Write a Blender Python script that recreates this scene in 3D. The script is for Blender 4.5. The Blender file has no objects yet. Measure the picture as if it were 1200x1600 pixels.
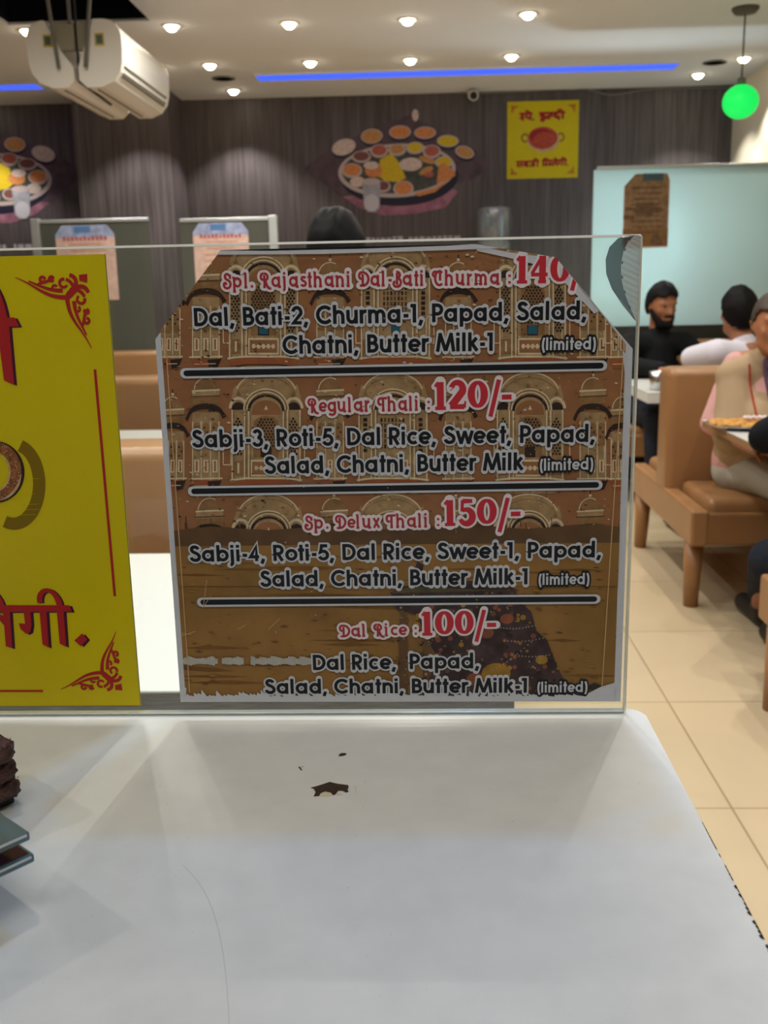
import bpy, bmesh, math, random
from mathutils import Vector, Matrix
from mathutils.geometry import tessellate_polygon

S = bpy.context.scene
COL = S.collection
PI = math.pi
rnd = random.Random(7)

# ------------------------------------------------------------------ camera, world, lights
FPX, PITCH, YAW, ROLL, EYE = 1556.0, 12.71, 2.188, 1.178, 1.30
CEIL = 2.70
EXPOSURE = 0.0
WARM = (1.0, 0.975, 0.91)
COOL = (0.06, 0.38, 1.0)
TILL = (1.0, 1.0, 0.98)
TILL_W = 4.6
NEAR_W = 11.0              # the row of downlights just beyond the glass screen
DOWN_W = 10.2            # one ceiling downlight
POLE_W = 28.0
PANEL_W = 6.0           # cool square panel over the billing counter
BACK_W = 6.8            # unseen tube behind the till, added as fill for menu and counter

p_, y_, r_ = (math.radians(a) for a in (PITCH, YAW, ROLL))
FWD = Vector((-math.sin(y_) * math.cos(p_), math.cos(y_) * math.cos(p_), -math.sin(p_)))
R0 = Vector((math.cos(y_), math.sin(y_), 0)); U0 = R0.cross(FWD)
RGT = R0 * math.cos(r_) - U0 * math.sin(r_)
UPV = U0 * math.cos(r_) + R0 * math.sin(r_)
EYEP = Vector((0, 0, EYE))

def ray(x, y): return FWD * FPX + RGT * (x - 600) + UPV * (800 - y)
def atY(x, y, Y): d = ray(x, y); return EYEP + d * (Y / d.y)
def atZ(x, y, Z): d = ray(x, y); return EYEP + d * ((Z - EYE) / d.z)
def atX(x, y, X): d = ray(x, y); return EYEP + d * (X / d.x)

cd = bpy.data.cameras.new('camera'); cam = bpy.data.objects.new('camera', cd); COL.objects.link(cam)
M3 = Matrix((RGT, UPV, -FWD)).transposed()
cam.matrix_world = Matrix.Translation(EYEP) @ M3.to_4x4()
cd.sensor_fit = 'VERTICAL'; cd.sensor_height = 24.0; cd.lens = 24.0 * FPX / 1600
cd.clip_start = 0.02; cd.clip_end = 60
cd.dof.use_dof = True; cd.dof.focus_distance = 0.70; cd.dof.aperture_fstop = 10.0
S.camera = cam

w = bpy.data.worlds.new('world'); S.world = w; w.use_nodes = True
w.node_tree.nodes['Background'].inputs[0].default_value = (0.85, 0.9, 1.0, 1)
w.node_tree.nodes['Background'].inputs[1].default_value = 0.04
S.view_settings.view_transform = 'Standard'; S.view_settings.look = 'None'
S.view_settings.exposure = EXPOSURE; S.view_settings.gamma = 1.0
S.view_settings.use_curve_mapping = False
S.cycles.use_denoising = True
S.cycles.max_bounces = 10; S.cycles.transparent_max_bounces = 24
S.cycles.caustics_reflective = False; S.cycles.caustics_refractive = False
S.cycles.sample_clamp_indirect = 4.0

# ------------------------------------------------------------------ materials
def lin(c):
    o = []
    for v in c[:3]:
        v = v / 255.0
        o.append(v / 12.92 if v <= 0.04045 else ((v + 0.055) / 1.055) ** 2.4)
    return (o[0], o[1], o[2], 1.0)

def mat(name, rgb, rough=0.5, spec=0.5, metal=0.0, noise=0.0, nscale=20.0, stretch=(1, 1, 1), bump=0.0, coat=0.0):
    m = bpy.data.materials.new(name); m.use_nodes = True
    nt = m.node_tree; b = nt.nodes['Principled BSDF']
    c = lin(rgb)
    b.inputs['Base Color'].default_value = c
    b.inputs['Roughness'].default_value = rough
    b.inputs['Specular IOR Level'].default_value = spec
    b.inputs['Metallic'].default_value = metal
    if coat: b.inputs['Coat Weight'].default_value = coat
    if noise or bump:
        tc = nt.nodes.new('ShaderNodeTexCoord'); mp = nt.nodes.new('ShaderNodeMapping')
        mp.inputs['Scale'].default_value = stretch
        nz = nt.nodes.new('ShaderNodeTexNoise'); nz.inputs['Scale'].default_value = nscale
        nz.inputs['Detail'].default_value = 5
        nt.links.new(tc.outputs['Object'], mp.inputs[0]); nt.links.new(mp.outputs[0], nz.inputs['Vector'])
        if noise:
            mx = nt.nodes.new('ShaderNodeMix'); mx.data_type = 'RGBA'
            mx.inputs[6].default_value = tuple(max(0, v * (1 - noise)) for v in c[:3]) + (1,)
            mx.inputs[7].default_value = tuple(min(1, v * (1 + noise)) for v in c[:3]) + (1,)
            rp = nt.nodes.new('ShaderNodeMapRange'); rp.inputs[1].default_value = 0.3; rp.inputs[2].default_value = 0.7
            nt.links.new(nz.outputs['Fac'], rp.inputs[0])
            nt.links.new(rp.outputs[0], mx.inputs[0]); nt.links.new(mx.outputs[2], b.inputs['Base Color'])
        if bump:
            bp = nt.nodes.new('ShaderNodeBump'); bp.inputs['Strength'].default_value = bump
            bp.inputs['Distance'].default_value = 0.01
            nt.links.new(nz.outputs['Fac'], bp.inputs['Height']); nt.links.new(bp.outputs[0], b.inputs['Normal'])
    return m

def emis(name, rgb, strength):
    m = bpy.data.materials.new(name); m.use_nodes = True
    nt = m.node_tree; b = nt.nodes['Principled BSDF']
    b.inputs['Base Color'].default_value = lin(rgb)
    b.inputs['Emission Color'].default_value = lin(rgb)
    b.inputs['Emission Strength'].default_value = strength
    return m

def clear(name, tint=(255, 255, 255), gloss=0.06, rough=0.02, body=None, bodyfac=0.0, bump=0.0, bscale=60):
    """thin clear sheet: transparent straight through + fresnel gloss (+ a share of diffuse body)"""
    m = bpy.data.materials.new(name); m.use_nodes = True
    nt = m.node_tree
    for n in list(nt.nodes):
        if n.type != 'OUTPUT_MATERIAL': nt.nodes.remove(n)
    out = [n for n in nt.nodes if n.type == 'OUTPUT_MATERIAL'][0]
    tr = nt.nodes.new('ShaderNodeBsdfTransparent'); tr.inputs[0].default_value = lin(tint)
    gl = nt.nodes.new('ShaderNodeBsdfGlossy'); gl.inputs['Roughness'].default_value = rough
    src = tr
    if body:
        df = nt.nodes.new('ShaderNodeBsdfDiffuse'); df.inputs[0].default_value = lin(body)
        m1 = nt.nodes.new('ShaderNodeMixShader'); m1.inputs[0].default_value = bodyfac
        nt.links.new(tr.outputs[0], m1.inputs[1]); nt.links.new(df.outputs[0], m1.inputs[2]); src = m1
    fr = nt.nodes.new('ShaderNodeLayerWeight'); fr.inputs['Blend'].default_value = .5
    pw = nt.nodes.new('ShaderNodeMath'); pw.operation = 'POWER'; pw.inputs[1].default_value = 5.0
    ml = nt.nodes.new('ShaderNodeMath'); ml.operation = 'MULTIPLY_ADD'
    ml.inputs[1].default_value = 0.9; ml.inputs[2].default_value = gloss
    ml.use_clamp = True
    nt.links.new(fr.outputs['Facing'], pw.inputs[0]); nt.links.new(pw.outputs[0], ml.inputs[0])
    m2 = nt.nodes.new('ShaderNodeMixShader')
    nt.links.new(ml.outputs[0], m2.inputs[0])
    nt.links.new(src.outputs[0], m2.inputs[1]); nt.links.new(gl.outputs[0], m2.inputs[2])
    if bump:
        tc = nt.nodes.new('ShaderNodeTexCoord'); nz = nt.nodes.new('ShaderNodeTexNoise'); nz.inputs['Scale'].default_value = bscale
        bp = nt.nodes.new('ShaderNodeBump'); bp.inputs['Strength'].default_value = bump
        nt.links.new(tc.outputs['Object'], nz.inputs['Vector']); nt.links.new(nz.outputs['Fac'], bp.inputs['Height'])
        nt.links.new(bp.outputs[0], gl.inputs['Normal'])
    nt.links.new(m2.outputs[0], out.inputs[0])
    return m

def frosted():
    m = bpy.data.materials.new('frosted_sheet'); m.use_nodes = True; nt = m.node_tree
    for n in list(nt.nodes):
        if n.type != 'OUTPUT_MATERIAL': nt.nodes.remove(n)
    out = [n for n in nt.nodes if n.type == 'OUTPUT_MATERIAL'][0]
    d = nt.nodes.new('ShaderNodeBsdfDiffuse'); d.inputs[0].default_value = lin((208, 232, 234))
    t = nt.nodes.new('ShaderNodeBsdfTranslucent'); t.inputs[0].default_value = lin((222, 238, 238))
    g = nt.nodes.new('ShaderNodeBsdfGlossy'); g.inputs['Roughness'].default_value = .25
    a = nt.nodes.new('ShaderNodeMixShader'); a.inputs[0].default_value = .5
    b = nt.nodes.new('ShaderNodeMixShader'); b.inputs[0].default_value = .05
    nt.links.new(d.outputs[0], a.inputs[1]); nt.links.new(t.outputs[0], a.inputs[2])
    nt.links.new(a.outputs[0], b.inputs[1]); nt.links.new(g.outputs[0], b.inputs[2]); nt.links.new(b.outputs[0], out.inputs[0])
    return m

def floor_mat():
    m = mat('floor_tile', (205, 186, 150), 0.28, 0.4, noise=0.05, nscale=3)
    nt = m.node_tree; b = nt.nodes['Principled BSDF']
    tc = nt.nodes.new('ShaderNodeTexCoord'); mp = nt.nodes.new('ShaderNodeMapping')
    mp.inputs['Location'].default_value = (-0.775, -2.315, 0)
    br = nt.nodes.new('ShaderNodeTexBrick'); br.offset = 0.0; br.squash = 1.0
    br.inputs['Scale'].default_value = 1.0
    br.inputs['Brick Width'].default_value = 0.66; br.inputs['Row Height'].default_value = 0.66
    br.inputs['Mortar Size'].default_value = 0.003; br.inputs['Mortar Smooth'].default_value = 0.1
    br.inputs['Color1'].default_value = lin((194, 174, 142)); br.inputs['Color2'].default_value = lin((189, 170, 137))
    br.inputs['Mortar'].default_value = lin((150, 130, 98))
    nt.links.new(tc.outputs['Object'], mp.inputs[0]); nt.links.new(mp.outputs[0], br.inputs['Vector'])
    nt.links.new(br.outputs['Color'], b.inputs['Base Color'])
    return m

MT = dict(
    floor=floor_mat(),
    ceiling=mat('ceiling_paint', (226, 228, 232), 0.85, 0.1),
    wood=mat('wenge_laminate', (86, 78, 79), 0.45, 0.35, noise=0.35, nscale=5, stretch=(9, 9, 0.35)),
    cream=mat('cream_paint', (222, 212, 190), 0.7, 0.2),
    dark=mat('dark_void', (22, 26, 34), 0.9, 0.1),
    laminate=mat('white_laminate', (196, 195, 190), 0.33, 0.45, noise=0.04, nscale=40),
    edge=mat('counter_edge_band', (52, 44, 38), 0.5, 0.3),
    chip=mat('chipped_core', (58, 47, 38), 0.9, 0.1, noise=0.3, nscale=300),
    cabinet=mat('cabinet_white', (206, 204, 198), 0.5, 0.3),
    tabletop=mat('table_white', (208, 208, 203), 0.3, 0.4),
    tableedge=mat('grey_brushed_edge', (112, 110, 108), 0.55, 0.3, noise=0.3, nscale=30, stretch=(1, 1, 14)),
    leather=mat('tan_leatherette', (152, 110, 70), 0.38, 0.45, noise=0.06, nscale=9),
    leatherdk=mat('dark_leatherette', (40, 42, 36), 0.5, 0.3),
    steel=mat('steel', (190, 190, 190), 0.25, 0.5, metal=1.0),
    alu=mat('aluminium', (200, 204, 204), 0.4, 0.5, metal=0.7),
    white=mat('white_plastic', (226, 222, 212), 0.28, 0.5),
    mountgrey=mat('galvanised_plate', (150, 144, 124), 0.6, 0.3),
    louver=mat('grey_slot', (96, 92, 84), 0.6, 0.3),
    black=mat('black_plastic', (20, 20, 20), 0.5, 0.4),
    grey=mat('grey_plastic', (110, 108, 104), 0.5, 0.4),
    glass=clear('clear_glass', (250, 252, 250), 0.045),
    glassedge=clear('polished_glass_edge', (226, 236, 230), 0.30, 0.12, (236, 232, 218), 0.75),
    chipglass=clear('fractured_glass', (170, 185, 188), 0.34, 0.06, (228, 236, 236), 0.6),
    chipdark=clear('fractured_glass_dark', (104, 112, 116), 0.14, 0.08, (90, 98, 102), 0.3),
    smoke=clear('smoked_glass', (150, 152, 142), 0.12, 0.05, (120, 122, 112), 0.45),
    jar=clear('clear_plastic', (225, 228, 230), 0.10, 0.1, (190, 195, 198), 0.12),
    frost=frosted(),
    lamp=emis('downlight_lens', (255, 240, 210), 26.0),
    blueled=emis('blue_led', (62, 96, 240), 1.1),
    green=emis('green_globe', (10, 210, 84), 1.05),
    panel=emis('cool_lens', (215, 232, 255), 8.0),
    skin=mat('skin', (150, 100, 72), 0.5, 0.3),
    skinf=mat('skin_light', (176, 118, 84), 0.5, 0.3),
    hair=mat('black_hair', (15, 13, 14), 0.6, 0.12, noise=0.3, nscale=90, ),
    hairgrey=mat('greying_hair', (70, 60, 52), 0.55, 0.3, noise=0.4, nscale=120),
    blackcloth=mat('black_cloth', (20, 21, 24), 0.85, 0.15),
    whitecloth=mat('white_shirt_cloth', (205, 202, 212), 0.85, 0.1, bump=0.25, nscale=14),
    pinkcloth=mat('pink_shirt_cloth', (206, 158, 152), 0.85, 0.1, bump=0.3, nscale=16),
    tancloth=mat('tan_waistcoat_cloth', (172, 148, 118), 0.9, 0.1, bump=0.2, nscale=18),
    purplecloth=mat('knit_trim', (96, 74, 92), 0.9, 0.1, noise=0.3, nscale=90),
    redline=mat('red_piping', (164, 52, 36), 0.8, 0.1),
    greycloth=mat('pale_grey_trousers', (176, 174, 162), 0.9, 0.1),
    jeans=mat('dark_jeans', (38, 42, 52), 0.9, 0.1, noise=0.2, nscale=60),
    eye=mat('eye_dark', (24, 18, 16), 0.2, 0.5),
)

# ------------------------------------------------------------------ object helpers
def link(o, parent=None):
    COL.objects.link(o)
    if parent is not None: o.parent = parent
    return o

def obj(name, bm, m, parent=None, smooth=False):
    me = bpy.data.meshes.new(name)
    bm.normal_update(); bm.to_mesh(me); bm.free()
    for k in (m if isinstance(m, (list, tuple)) else [m]): me.materials.append(k)
    if smooth:
        for f in me.polygons: f.use_smooth = True
    return link(bpy.data.objects.new(name, me), parent)

def empty(name, loc, rz=0.0):
    o = bpy.data.objects.new(name, None); o.location = loc; o.rotation_euler = (0, 0, rz); o.empty_display_size = 0.1
    return link(o)

def tag(o, label, cat, group=None, kind=None):
    o['label'] = label; o['category'] = cat
    if group: o['group'] = group
    if kind: o['kind'] = kind
    return o

def struct(o): o['kind'] = 'structure'; return o

def box(bm, x0, x1, y0, y1, z0, z1, bev=0.0, seg=3, mi=0):
    r = bmesh.ops.create_cube(bm, size=1.0)
    vs = r['verts']
    for v in vs:
        v.co = Vector(((x0 + x1) / 2 + v.co.x * (x1 - x0), (y0 + y1) / 2 + v.co.y * (y1 - y0), (z0 + z1) / 2 + v.co.z * (z1 - z0)))
    fs = set(f for v in vs for f in v.link_faces)
    for f in fs: f.material_index = mi
    if bev > 0:
        es = list(set(e for v in vs for e in v.link_edges))
        bmesh.ops.bevel(bm, geom=es, offset=bev, segments=seg, profile=0.5, affect='EDGES')

def boxbm(*a, **k):
    bm = bmesh.new(); box(bm, *a, **k); return bm

def tube(bm, p0, p1, r0, r1=None, n=20, caps=True, mi=0):
    r1 = r0 if r1 is None else r1
    p0, p1 = Vector(p0), Vector(p1); d = (p1 - p0).normalized()
    a = d.orthogonal().normalized(); b = d.cross(a)
    A = [bm.verts.new(p0 + (a * math.cos(t) + b * math.sin(t)) * r0) for t in (2 * PI * k / n for k in range(n))]
    B = [bm.verts.new(p1 + (a * math.cos(t) + b * math.sin(t)) * r1) for t in (2 * PI * k / n for k in range(n))]
    for k in range(n):
        f = bm.faces.new((A[k], A[(k + 1) % n], B[(k + 1) % n], B[k])); f.smooth = True; f.material_index = mi
    if caps:
        bm.faces.new(A[::-1]).material_index = mi; bm.faces.new(B).material_index = mi

def lathe(bm, prof, n=32, c=(0, 0), mi=0):
    rings = []
    for r, z in prof:
        rings.append([bm.verts.new((c[0] + r * math.cos(2 * PI * k / n), c[1] + r * math.sin(2 * PI * k / n), z)) for k in range(n)])
    for A, B in zip(rings, rings[1:]):
        for k in range(n):
            f = bm.faces.new((A[k], A[(k + 1) % n], B[(k + 1) % n], B[k])); f.smooth = True; f.material_index = mi
    if prof[0][0] > 1e-4: bm.faces.new(rings[0][::-1]).material_index = mi
    if prof[-1][0] > 1e-4: bm.faces.new(rings[-1]).material_index = mi

def ball(bm, c, r, sc=(1, 1, 1), u=20, v=14, rot=None):
    r_ = bmesh.ops.create_uvsphere(bm, u_segments=u, v_segments=v, radius=1.0)
    for q in r_['verts']:
        p = Vector((q.co.x * sc[0] * r, q.co.y * sc[1] * r, q.co.z * sc[2] * r))
        if rot: p = rot @ p
        q.co = p + Vector(c)
    for q in r_['verts']:
        for f in q.link_faces: f.smooth = True

def capsule(bm, p0, r0, p1, r1, n=14):
    """tapered limb segment with round ends"""
    p0, p1 = Vector(p0), Vector(p1); d = p1 - p0
    L = d.length
    if L < 1e-6: ball(bm, p0, r0); return
    d.normalize(); a = d.orthogonal().normalized(); b = d.cross(a)
    prof = [(r0 * math.sin(t), -r0 * math.cos(t)) for t in (PI / 2 * k / 4 for k in range(1, 5))]
    prof += [(r1 * math.cos(t), L + r1 * math.sin(t)) for t in (PI / 2 * k / 4 for k in range(0, 4))]
    rings = [[bm.verts.new(p0 + d * z + (a * math.cos(2 * PI * k / n) + b * math.sin(2 * PI * k / n)) * r) for k in range(n)] for r, z in prof]
    s = bm.verts.new(p0 - d * r0); e = bm.verts.new(p1 + d * r1)
    for A, B in zip(rings, rings[1:]):
        for k in range(n): bm.faces.new((A[k], A[(k + 1) % n], B[(k + 1) % n], B[k]))
    for k in range(n):
        bm.faces.new((s, rings[0][(k + 1) % n], rings[0][k])); bm.faces.new((e, rings[-1][k], rings[-1][(k + 1) % n]))

def fused(name, bm, m, parent, voxel=0.007, smooth=4):
    """one continuous surface from overlapping limb volumes"""
    o = obj(name, bm, m, parent, smooth=True)
    md = o.modifiers.new('remesh', 'REMESH'); md.mode = 'VOXEL'; md.voxel_size = voxel; md.use_smooth_shade = True
    sm = o.modifiers.new('smooth', 'SMOOTH'); sm.factor = 0.5; sm.iterations = smooth
    return o

# ------------------------------------------------------------------ flat printing (layers of real ink-thin polygons on a sheet)
class Print:
    def __init__(s, to3d, mats, clip=None):
        s.to3d = to3d; s.mats = mats; s.names = list(mats); s.clip = clip; s.faces = []
    def poly(s, pts, m, layer):
        pts = [tuple(p[:2]) for p in pts]
        if len(pts) < 3: return
        A = sum(a[0] * b[1] - b[0] * a[1] for a, b in zip(pts, pts[1:] + pts[:1]))
        if abs(A) < 1e-9: return
        if A < 0: pts = pts[::-1]
        if len(pts) > 4:
            for t in tessellate_polygon([[Vector((p[0], p[1], 0)) for p in pts]]): s._add([pts[i] for i in t], m, layer)
        else: s._add(pts, m, layer)
    def _add(s, pts, m, layer):
        if s.clip:
            n = len(s.clip)
            for i in range(n):
                a, b = s.clip[i], s.clip[(i + 1) % n]
                def side(p): return (b[0] - a[0]) * (p[1] - a[1]) - (b[1] - a[1]) * (p[0] - a[0])
                out = []
                for j in range(len(pts)):
                    p, q = pts[j], pts[(j + 1) % len(pts)]
                    sp, sq = side(p), side(q)
                    if sp >= 0: out.append(p)
                    if (sp >= 0) != (sq >= 0):
                        t = sp / (sp - sq); out.append((p[0] + (q[0] - p[0]) * t, p[1] + (q[1] - p[1]) * t))
                pts = out
                if len(pts) < 3: return
        s.faces.append((pts, s.names.index(m), layer + (len(s.faces) % 60) * .013))
    def disc(s, c, r, m, layer, n=14, ry=None, rot=0.0):
        ry = ry or r; cr, sr = math.cos(rot), math.sin(rot)
        s.poly([(c[0] + r * math.cos(t) * cr - ry * math.sin(t) * sr, c[1] + r * math.cos(t) * sr + ry * math.sin(t) * cr) for t in (2 * PI * k / n for k in range(n))], m, layer)
    def rect(s, x0, y0, x1, y1, m, layer): s.poly([(x0, y0), (x1, y0), (x1, y1), (x0, y1)], m, layer)
    def ribbon(s, pts, wd, m, layer, closed=False, round_=False):
        q = [pts[0]]; ws = wd if isinstance(wd, (list, tuple)) else [wd] * len(pts)
        W = [ws[0]]
        for p, ww in zip(pts[1:], ws[1:]):
            if math.dist(p, q[-1]) > 1e-6: q.append(p); W.append(ww)
        n = len(q)
        if n < 2: return
        if closed and math.dist(q[0], q[-1]) < 1e-6: q.pop(); W.pop(); n -= 1
        L, R = [], []
        for i in range(n):
            a = q[i - 1] if (i > 0 or closed) else q[i]; b = q[(i + 1) % n] if (i < n - 1 or closed) else q[i]
            def dirn(u, v):
                d = math.dist(u, v); return ((v[0] - u[0]) / d, (v[1] - u[1]) / d) if d > 1e-9 else None
            d1, d2 = dirn(a, q[i]), dirn(q[i], b)
            d1 = d1 or d2; d2 = d2 or d1
            nx, ny = -(d1[1] + d2[1]), d1[0] + d2[0]; l = math.hypot(nx, ny)
            if l < 1e-6: nx, ny, l = -d1[1], d1[0], 1
            nx /= l; ny /= l
            cs = max(0.5, nx * -d1[1] + ny * d1[0]); h = W[i] / 2 / cs
            L.append((q[i][0] + nx * h, q[i][1] + ny * h)); R.append((q[i][0] - nx * h, q[i][1] - ny * h))
        for i in range(n if closed else n - 1):
            j = (i + 1) % n
            s.poly([L[i], R[i], R[j], L[j]], m, layer)
        if round_ and not closed:
            s.disc(q[0], W[0] / 2, m, layer); s.disc(q[-1], W[-1] / 2, m, layer)
    def build(s, name, parent=None, bm=None):
        bm = bm or bmesh.new()
        for pts, mi, layer in s.faces:
            try:
                f = bm.faces.new([bm.verts.new(s.to3d(p[0], p[1], layer)) for p in pts]); f.material_index = mi
            except ValueError: pass
        return obj(name, bm, [s.mats[k] for k in s.names], parent)

def arc(cx, cy, rx, ry, a0, a1, n=18):
    return [(cx + rx * math.cos(math.radians(a0 + (a1 - a0) * k / n)), cy + ry * math.sin(math.radians(a0 + (a1 - a0) * k / n))) for k in range(n + 1)]

def bez(p0, p1, p2, p3, n=12):
    o = []
    for k in range(n + 1):
        t = k / n; u = 1 - t
        o.append((u**3 * p0[0] + 3*u*u*t * p1[0] + 3*u*t*t * p2[0] + t**3 * p3[0], u**3 * p0[1] + 3*u*u*t * p1[1] + 3*u*t*t * p2[1] + t**3 * p3[1]))
    return o

# geometric sans: cap height 1, each glyph = (strokes, advance); a stroke = list of points on its centre line
def gothic():
    g = {}
    xh = .74; r = .27; my = .37
    def O(cx): return arc(cx, my, r, r, 0, 360, 26)
    def V(x, a, b): return [(x, a), (x, b)]
    def arch(x0, rx): return arc(x0 + rx, .40, rx, .25, 180, 0, 12) + [(x0 + 2 * rx, 0)]
    g['a'] = ([O(.37), V(.64, 0, xh)], .84); g['b'] = ([O(.40), V(.13, 0, 1.02)], .80); g['d'] = ([O(.37), V(.64, 0, 1.02)], .84)
    g['p'] = ([O(.40), V(.13, -.27, xh)], .80); g['o'] = ([O(.37)], .74); g['g'] = ([O(.37), V(.64, 0, xh)[::-1] + arc(.37, 0, .27, .2, 0, -150)], .84)
    g['c'] = ([arc(.37, my, r, r, 48, 312, 20)], .66); g['e'] = ([[(.10, .36), (.64, .36)] , arc(.37, my, r, r, 0, 318, 22)], .74)
    g['l'] = ([V(.12, 0, 1.02)], .32); g['i'] = ([V(.12, 0, xh), V(.12, .84, 1.02)], .32)
    g['j'] = ([[(.16, xh), (.16, -.08)] + arc(.02, -.08, .14, .13, 0, -90, 6), V(.16, .84, 1.02)], .36)
    g['h'] = ([V(.12, 0, 1.02), arch(.12, .23)], .74); g['n'] = ([V(.12, 0, xh), arch(.12, .23)], .74)
    g['m'] = ([V(.12, 0, xh), arch(.12, .2), arch(.52, .2)], 1.10)
    g['u'] = ([[(.12, xh), (.12, .34)] + arc(.34, .34, .22, .25, 180, 360, 12), V(.58, 0, xh)], .74)
    g['r'] = ([V(.12, 0, xh), arc(.36, .40, .24, .25, 180, 75, 8)], .46)
    g['t'] = ([V(.2, 0, .98), [(.02, .66), (.39, .66)]], .42); g['s'] = ([bez((.46, .60), (.36, .70), (.12, .68), (.14, .54)) + bez((.14, .54), (.16, .38), (.46, .40), (.46, .22))[1:] + bez((.46, .22), (.46, .06), (.18, .04), (.08, .17))[1:]], .58)
    g['k'] = ([V(.12, 0, 1.02), [(.14, .32), (.50, .72)], [(.24, .42), (.54, .02)]], .62)
    g['w'] = ([[(.04, .74), (.27, .0)], [(.25, .0), (.49, .72)], [(.47, .72), (.71, 0)], [(.69, 0), (.92, .74)]], .96); g['x'] = ([[(.06, 0), (.5, .74)], [(.5, 0), (.06, .74)]], .58)
    g['v'] = ([[(.04, .74), (.28, .04), (.52, .74)]], .58)
    g['D'] = ([[(.14, .02), (.14, .9), (.34, .9)] + arc(.34, .5, .40, .4, 90, -90, 16) + [(.14, .1)]], .88)
    g['B'] = ([V(.14, 0, 1), [(.14, .9), (.34, .9)] + arc(.34, .71, .19, .19, 90, -90, 10) + [(.14, .52)], [(.34, .52)] + arc(.36, .31, .23, .21, 90, -90, 10) + [(.14, .1)]], .72)
    g['P'] = ([V(.14, 0, 1), [(.14, .9), (.32, .9)] + arc(.34, .67, .24, .23, 90, -90, 12) + [(.14, .44)]], .70)
    g['R'] = ([V(.14, 0, 1), [(.14, .9), (.32, .9)] + arc(.34, .67, .24, .23, 90, -90, 12) + [(.14, .44)], [(.32, .44), (.58, .0)]], .74)
    g['C'] = ([arc(.50, .5, .41, .41, 42, 318, 24)], .92)
    g['S'] = ([bez((.54, .78), (.44, .98), (.12, .96), (.14, .74)) + bez((.14, .74), (.16, .52), (.58, .58), (.58, .29))[1:] + bez((.58, .29), (.58, .04), (.14, .02), (.08, .27))[1:]], .72)
    g['M'] = ([[(.08, 0), (.24, 1.0)], [(.21, 1.0), (.54, .04)], [(.54, .04), (.87, 1.0)], [(.84, 1.0), (1.0, 0)]], 1.10)
    g['T'] = ([V(.3, 0, .9), [(.02, .9), (.58, .9)]], .62)
    g['1'] = ([[(.02, .90), (.24, .90), (.24, 0)]], .46)
    g['2'] = ([arc(.32, .66, .23, .25, 170, -20, 12) + [(.12, .1), (.58, .1)]], .68)
    g['3'] = ([arc(.30, .71, .19, .2, 160, -80, 12), arc(.30, .31, .24, .22, 90, -165, 14)], .66)
    g['4'] = ([[(.46, 0), (.46, .9), (.10, .27), (.62, .27)]], .70)
    g['5'] = ([[(.56, .9), (.22, .9), (.15, .52)] + arc(.31, .33, .25, .24, 118, -160, 16)], .68)
    g['-'] = ([[(.06, .37), (.34, .37)]], .42); g[','] = ([[(.17, .14), (.05, -.16)]], .34); g['.'] = ([V(.14, 0, .17)], .34)
    g[':'] = ([V(.14, .04, .2), V(.14, .48, .64)], .34)
    g['('] = ([arc(.36, .40, .27, .66, 118, 242, 12)], .32); g[')'] = ([arc(-.04, .40, .27, .66, 62, -62, 12)], .32)
    g[' '] = ([], .34)
    return g
GOTHIC = gothic()

# swash serif used for the dish names: the same skeletons with slab feet, and capitals with a curled lead-in
def swash():
    g = {k: (list(v[0]), v[1]) for k, v in GOTHIC.items()}
    def foot(x, y=0.03, w=.13): return [(x - w, y), (x + w, y)]
    def add(k, *ss): g[k] = (g[k][0] + list(ss), g[k][1] + .08)
    for k, f in dict(a=[(.68, .03)], d=[(.68, .03)], h=[(.12, .03), (.58, .03)], n=[(.12, .03), (.58, .03)], m=[(.12, .03), (.52, .03), (.92, .03)],
                     i=[(.12, .03)], l=[(.12, .03)], r=[(.12, .03)], p=[(.13, -.25)], u=[(.62, .03)], t=[(.24, .03)], j=[]).items():
        add(k, *[foot(x, y) for x, y in f])
    for k, (x, y) in dict(h=(.06, .97), n=(.05, .69), m=(.05, .69), i=(.05, .69), l=(.05, .97), r=(.05, .69), p=(.05, .69), u=(.05, .69), j=(.08, .69), d=(.58, .97), b=(.06, .97)).items():
        add(k, [(x - .06, y), (x + .06, y)])
    g[' '] = ([], .52)
    curl = lambda x, y: arc(x, y, .13, .13, 300, 60, 10)[::-1]
    g['D'] = ([[(.30, .02), (.30, .80)], arc(.30, .48, .48, .44, 90, -90, 18), arc(.20, .70, .20, .22, 60, 270, 12), foot(.2, .04, .16)], .92)
    g['R'] = ([[(.30, .0), (.30, .82)], arc(.32, .70, .26, .23, 100, -90, 14), arc(.16, .72, .16, .2, 60, 290, 12), bez((.34, .46), (.5, .3), (.5, -.15), (.86, -.06)), foot(.28, .03, .1)], .86)
    g['B'] = ([[(.34, .05), (.34, .86)], arc(.36, .72, .22, .2, 110, -90, 12), arc(.36, .22, .30, .28, 90, -100, 14), bez((.34, -.06), (.0, -.12), (-.02, .3), (.18, .26))], .78)
    g['C'] = ([arc(.56, .46, .36, .46, 50, 310, 22), arc(.22, .74, .2, .16, 20, 300, 14), [(.62, .86), (.62, .3)]], .98)
    g['T'] = ([[(.42, .05), (.42, .85)], arc(.16, .66, .15, .22, 320, 70, 12), [(.14, .88), (.78, .90)], foot(.42, .03, .12)], .78)
    g['S'] = ([bez((.58, .76), (.46, 1.0), (.12, .98), (.16, .72)) + bez((.16, .72), (.2, .5), (.64, .56), (.60, .22))[1:] + bez((.60, .22), (.56, -.12), (.0, -.1), (.04, .24))[1:] + bez((.04, .24), (.08, .4), (.26, .34), (.22, .2))[1:], [(.58, .62), (.58, .9)]], .76)
    return g
SWASH = swash()

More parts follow.
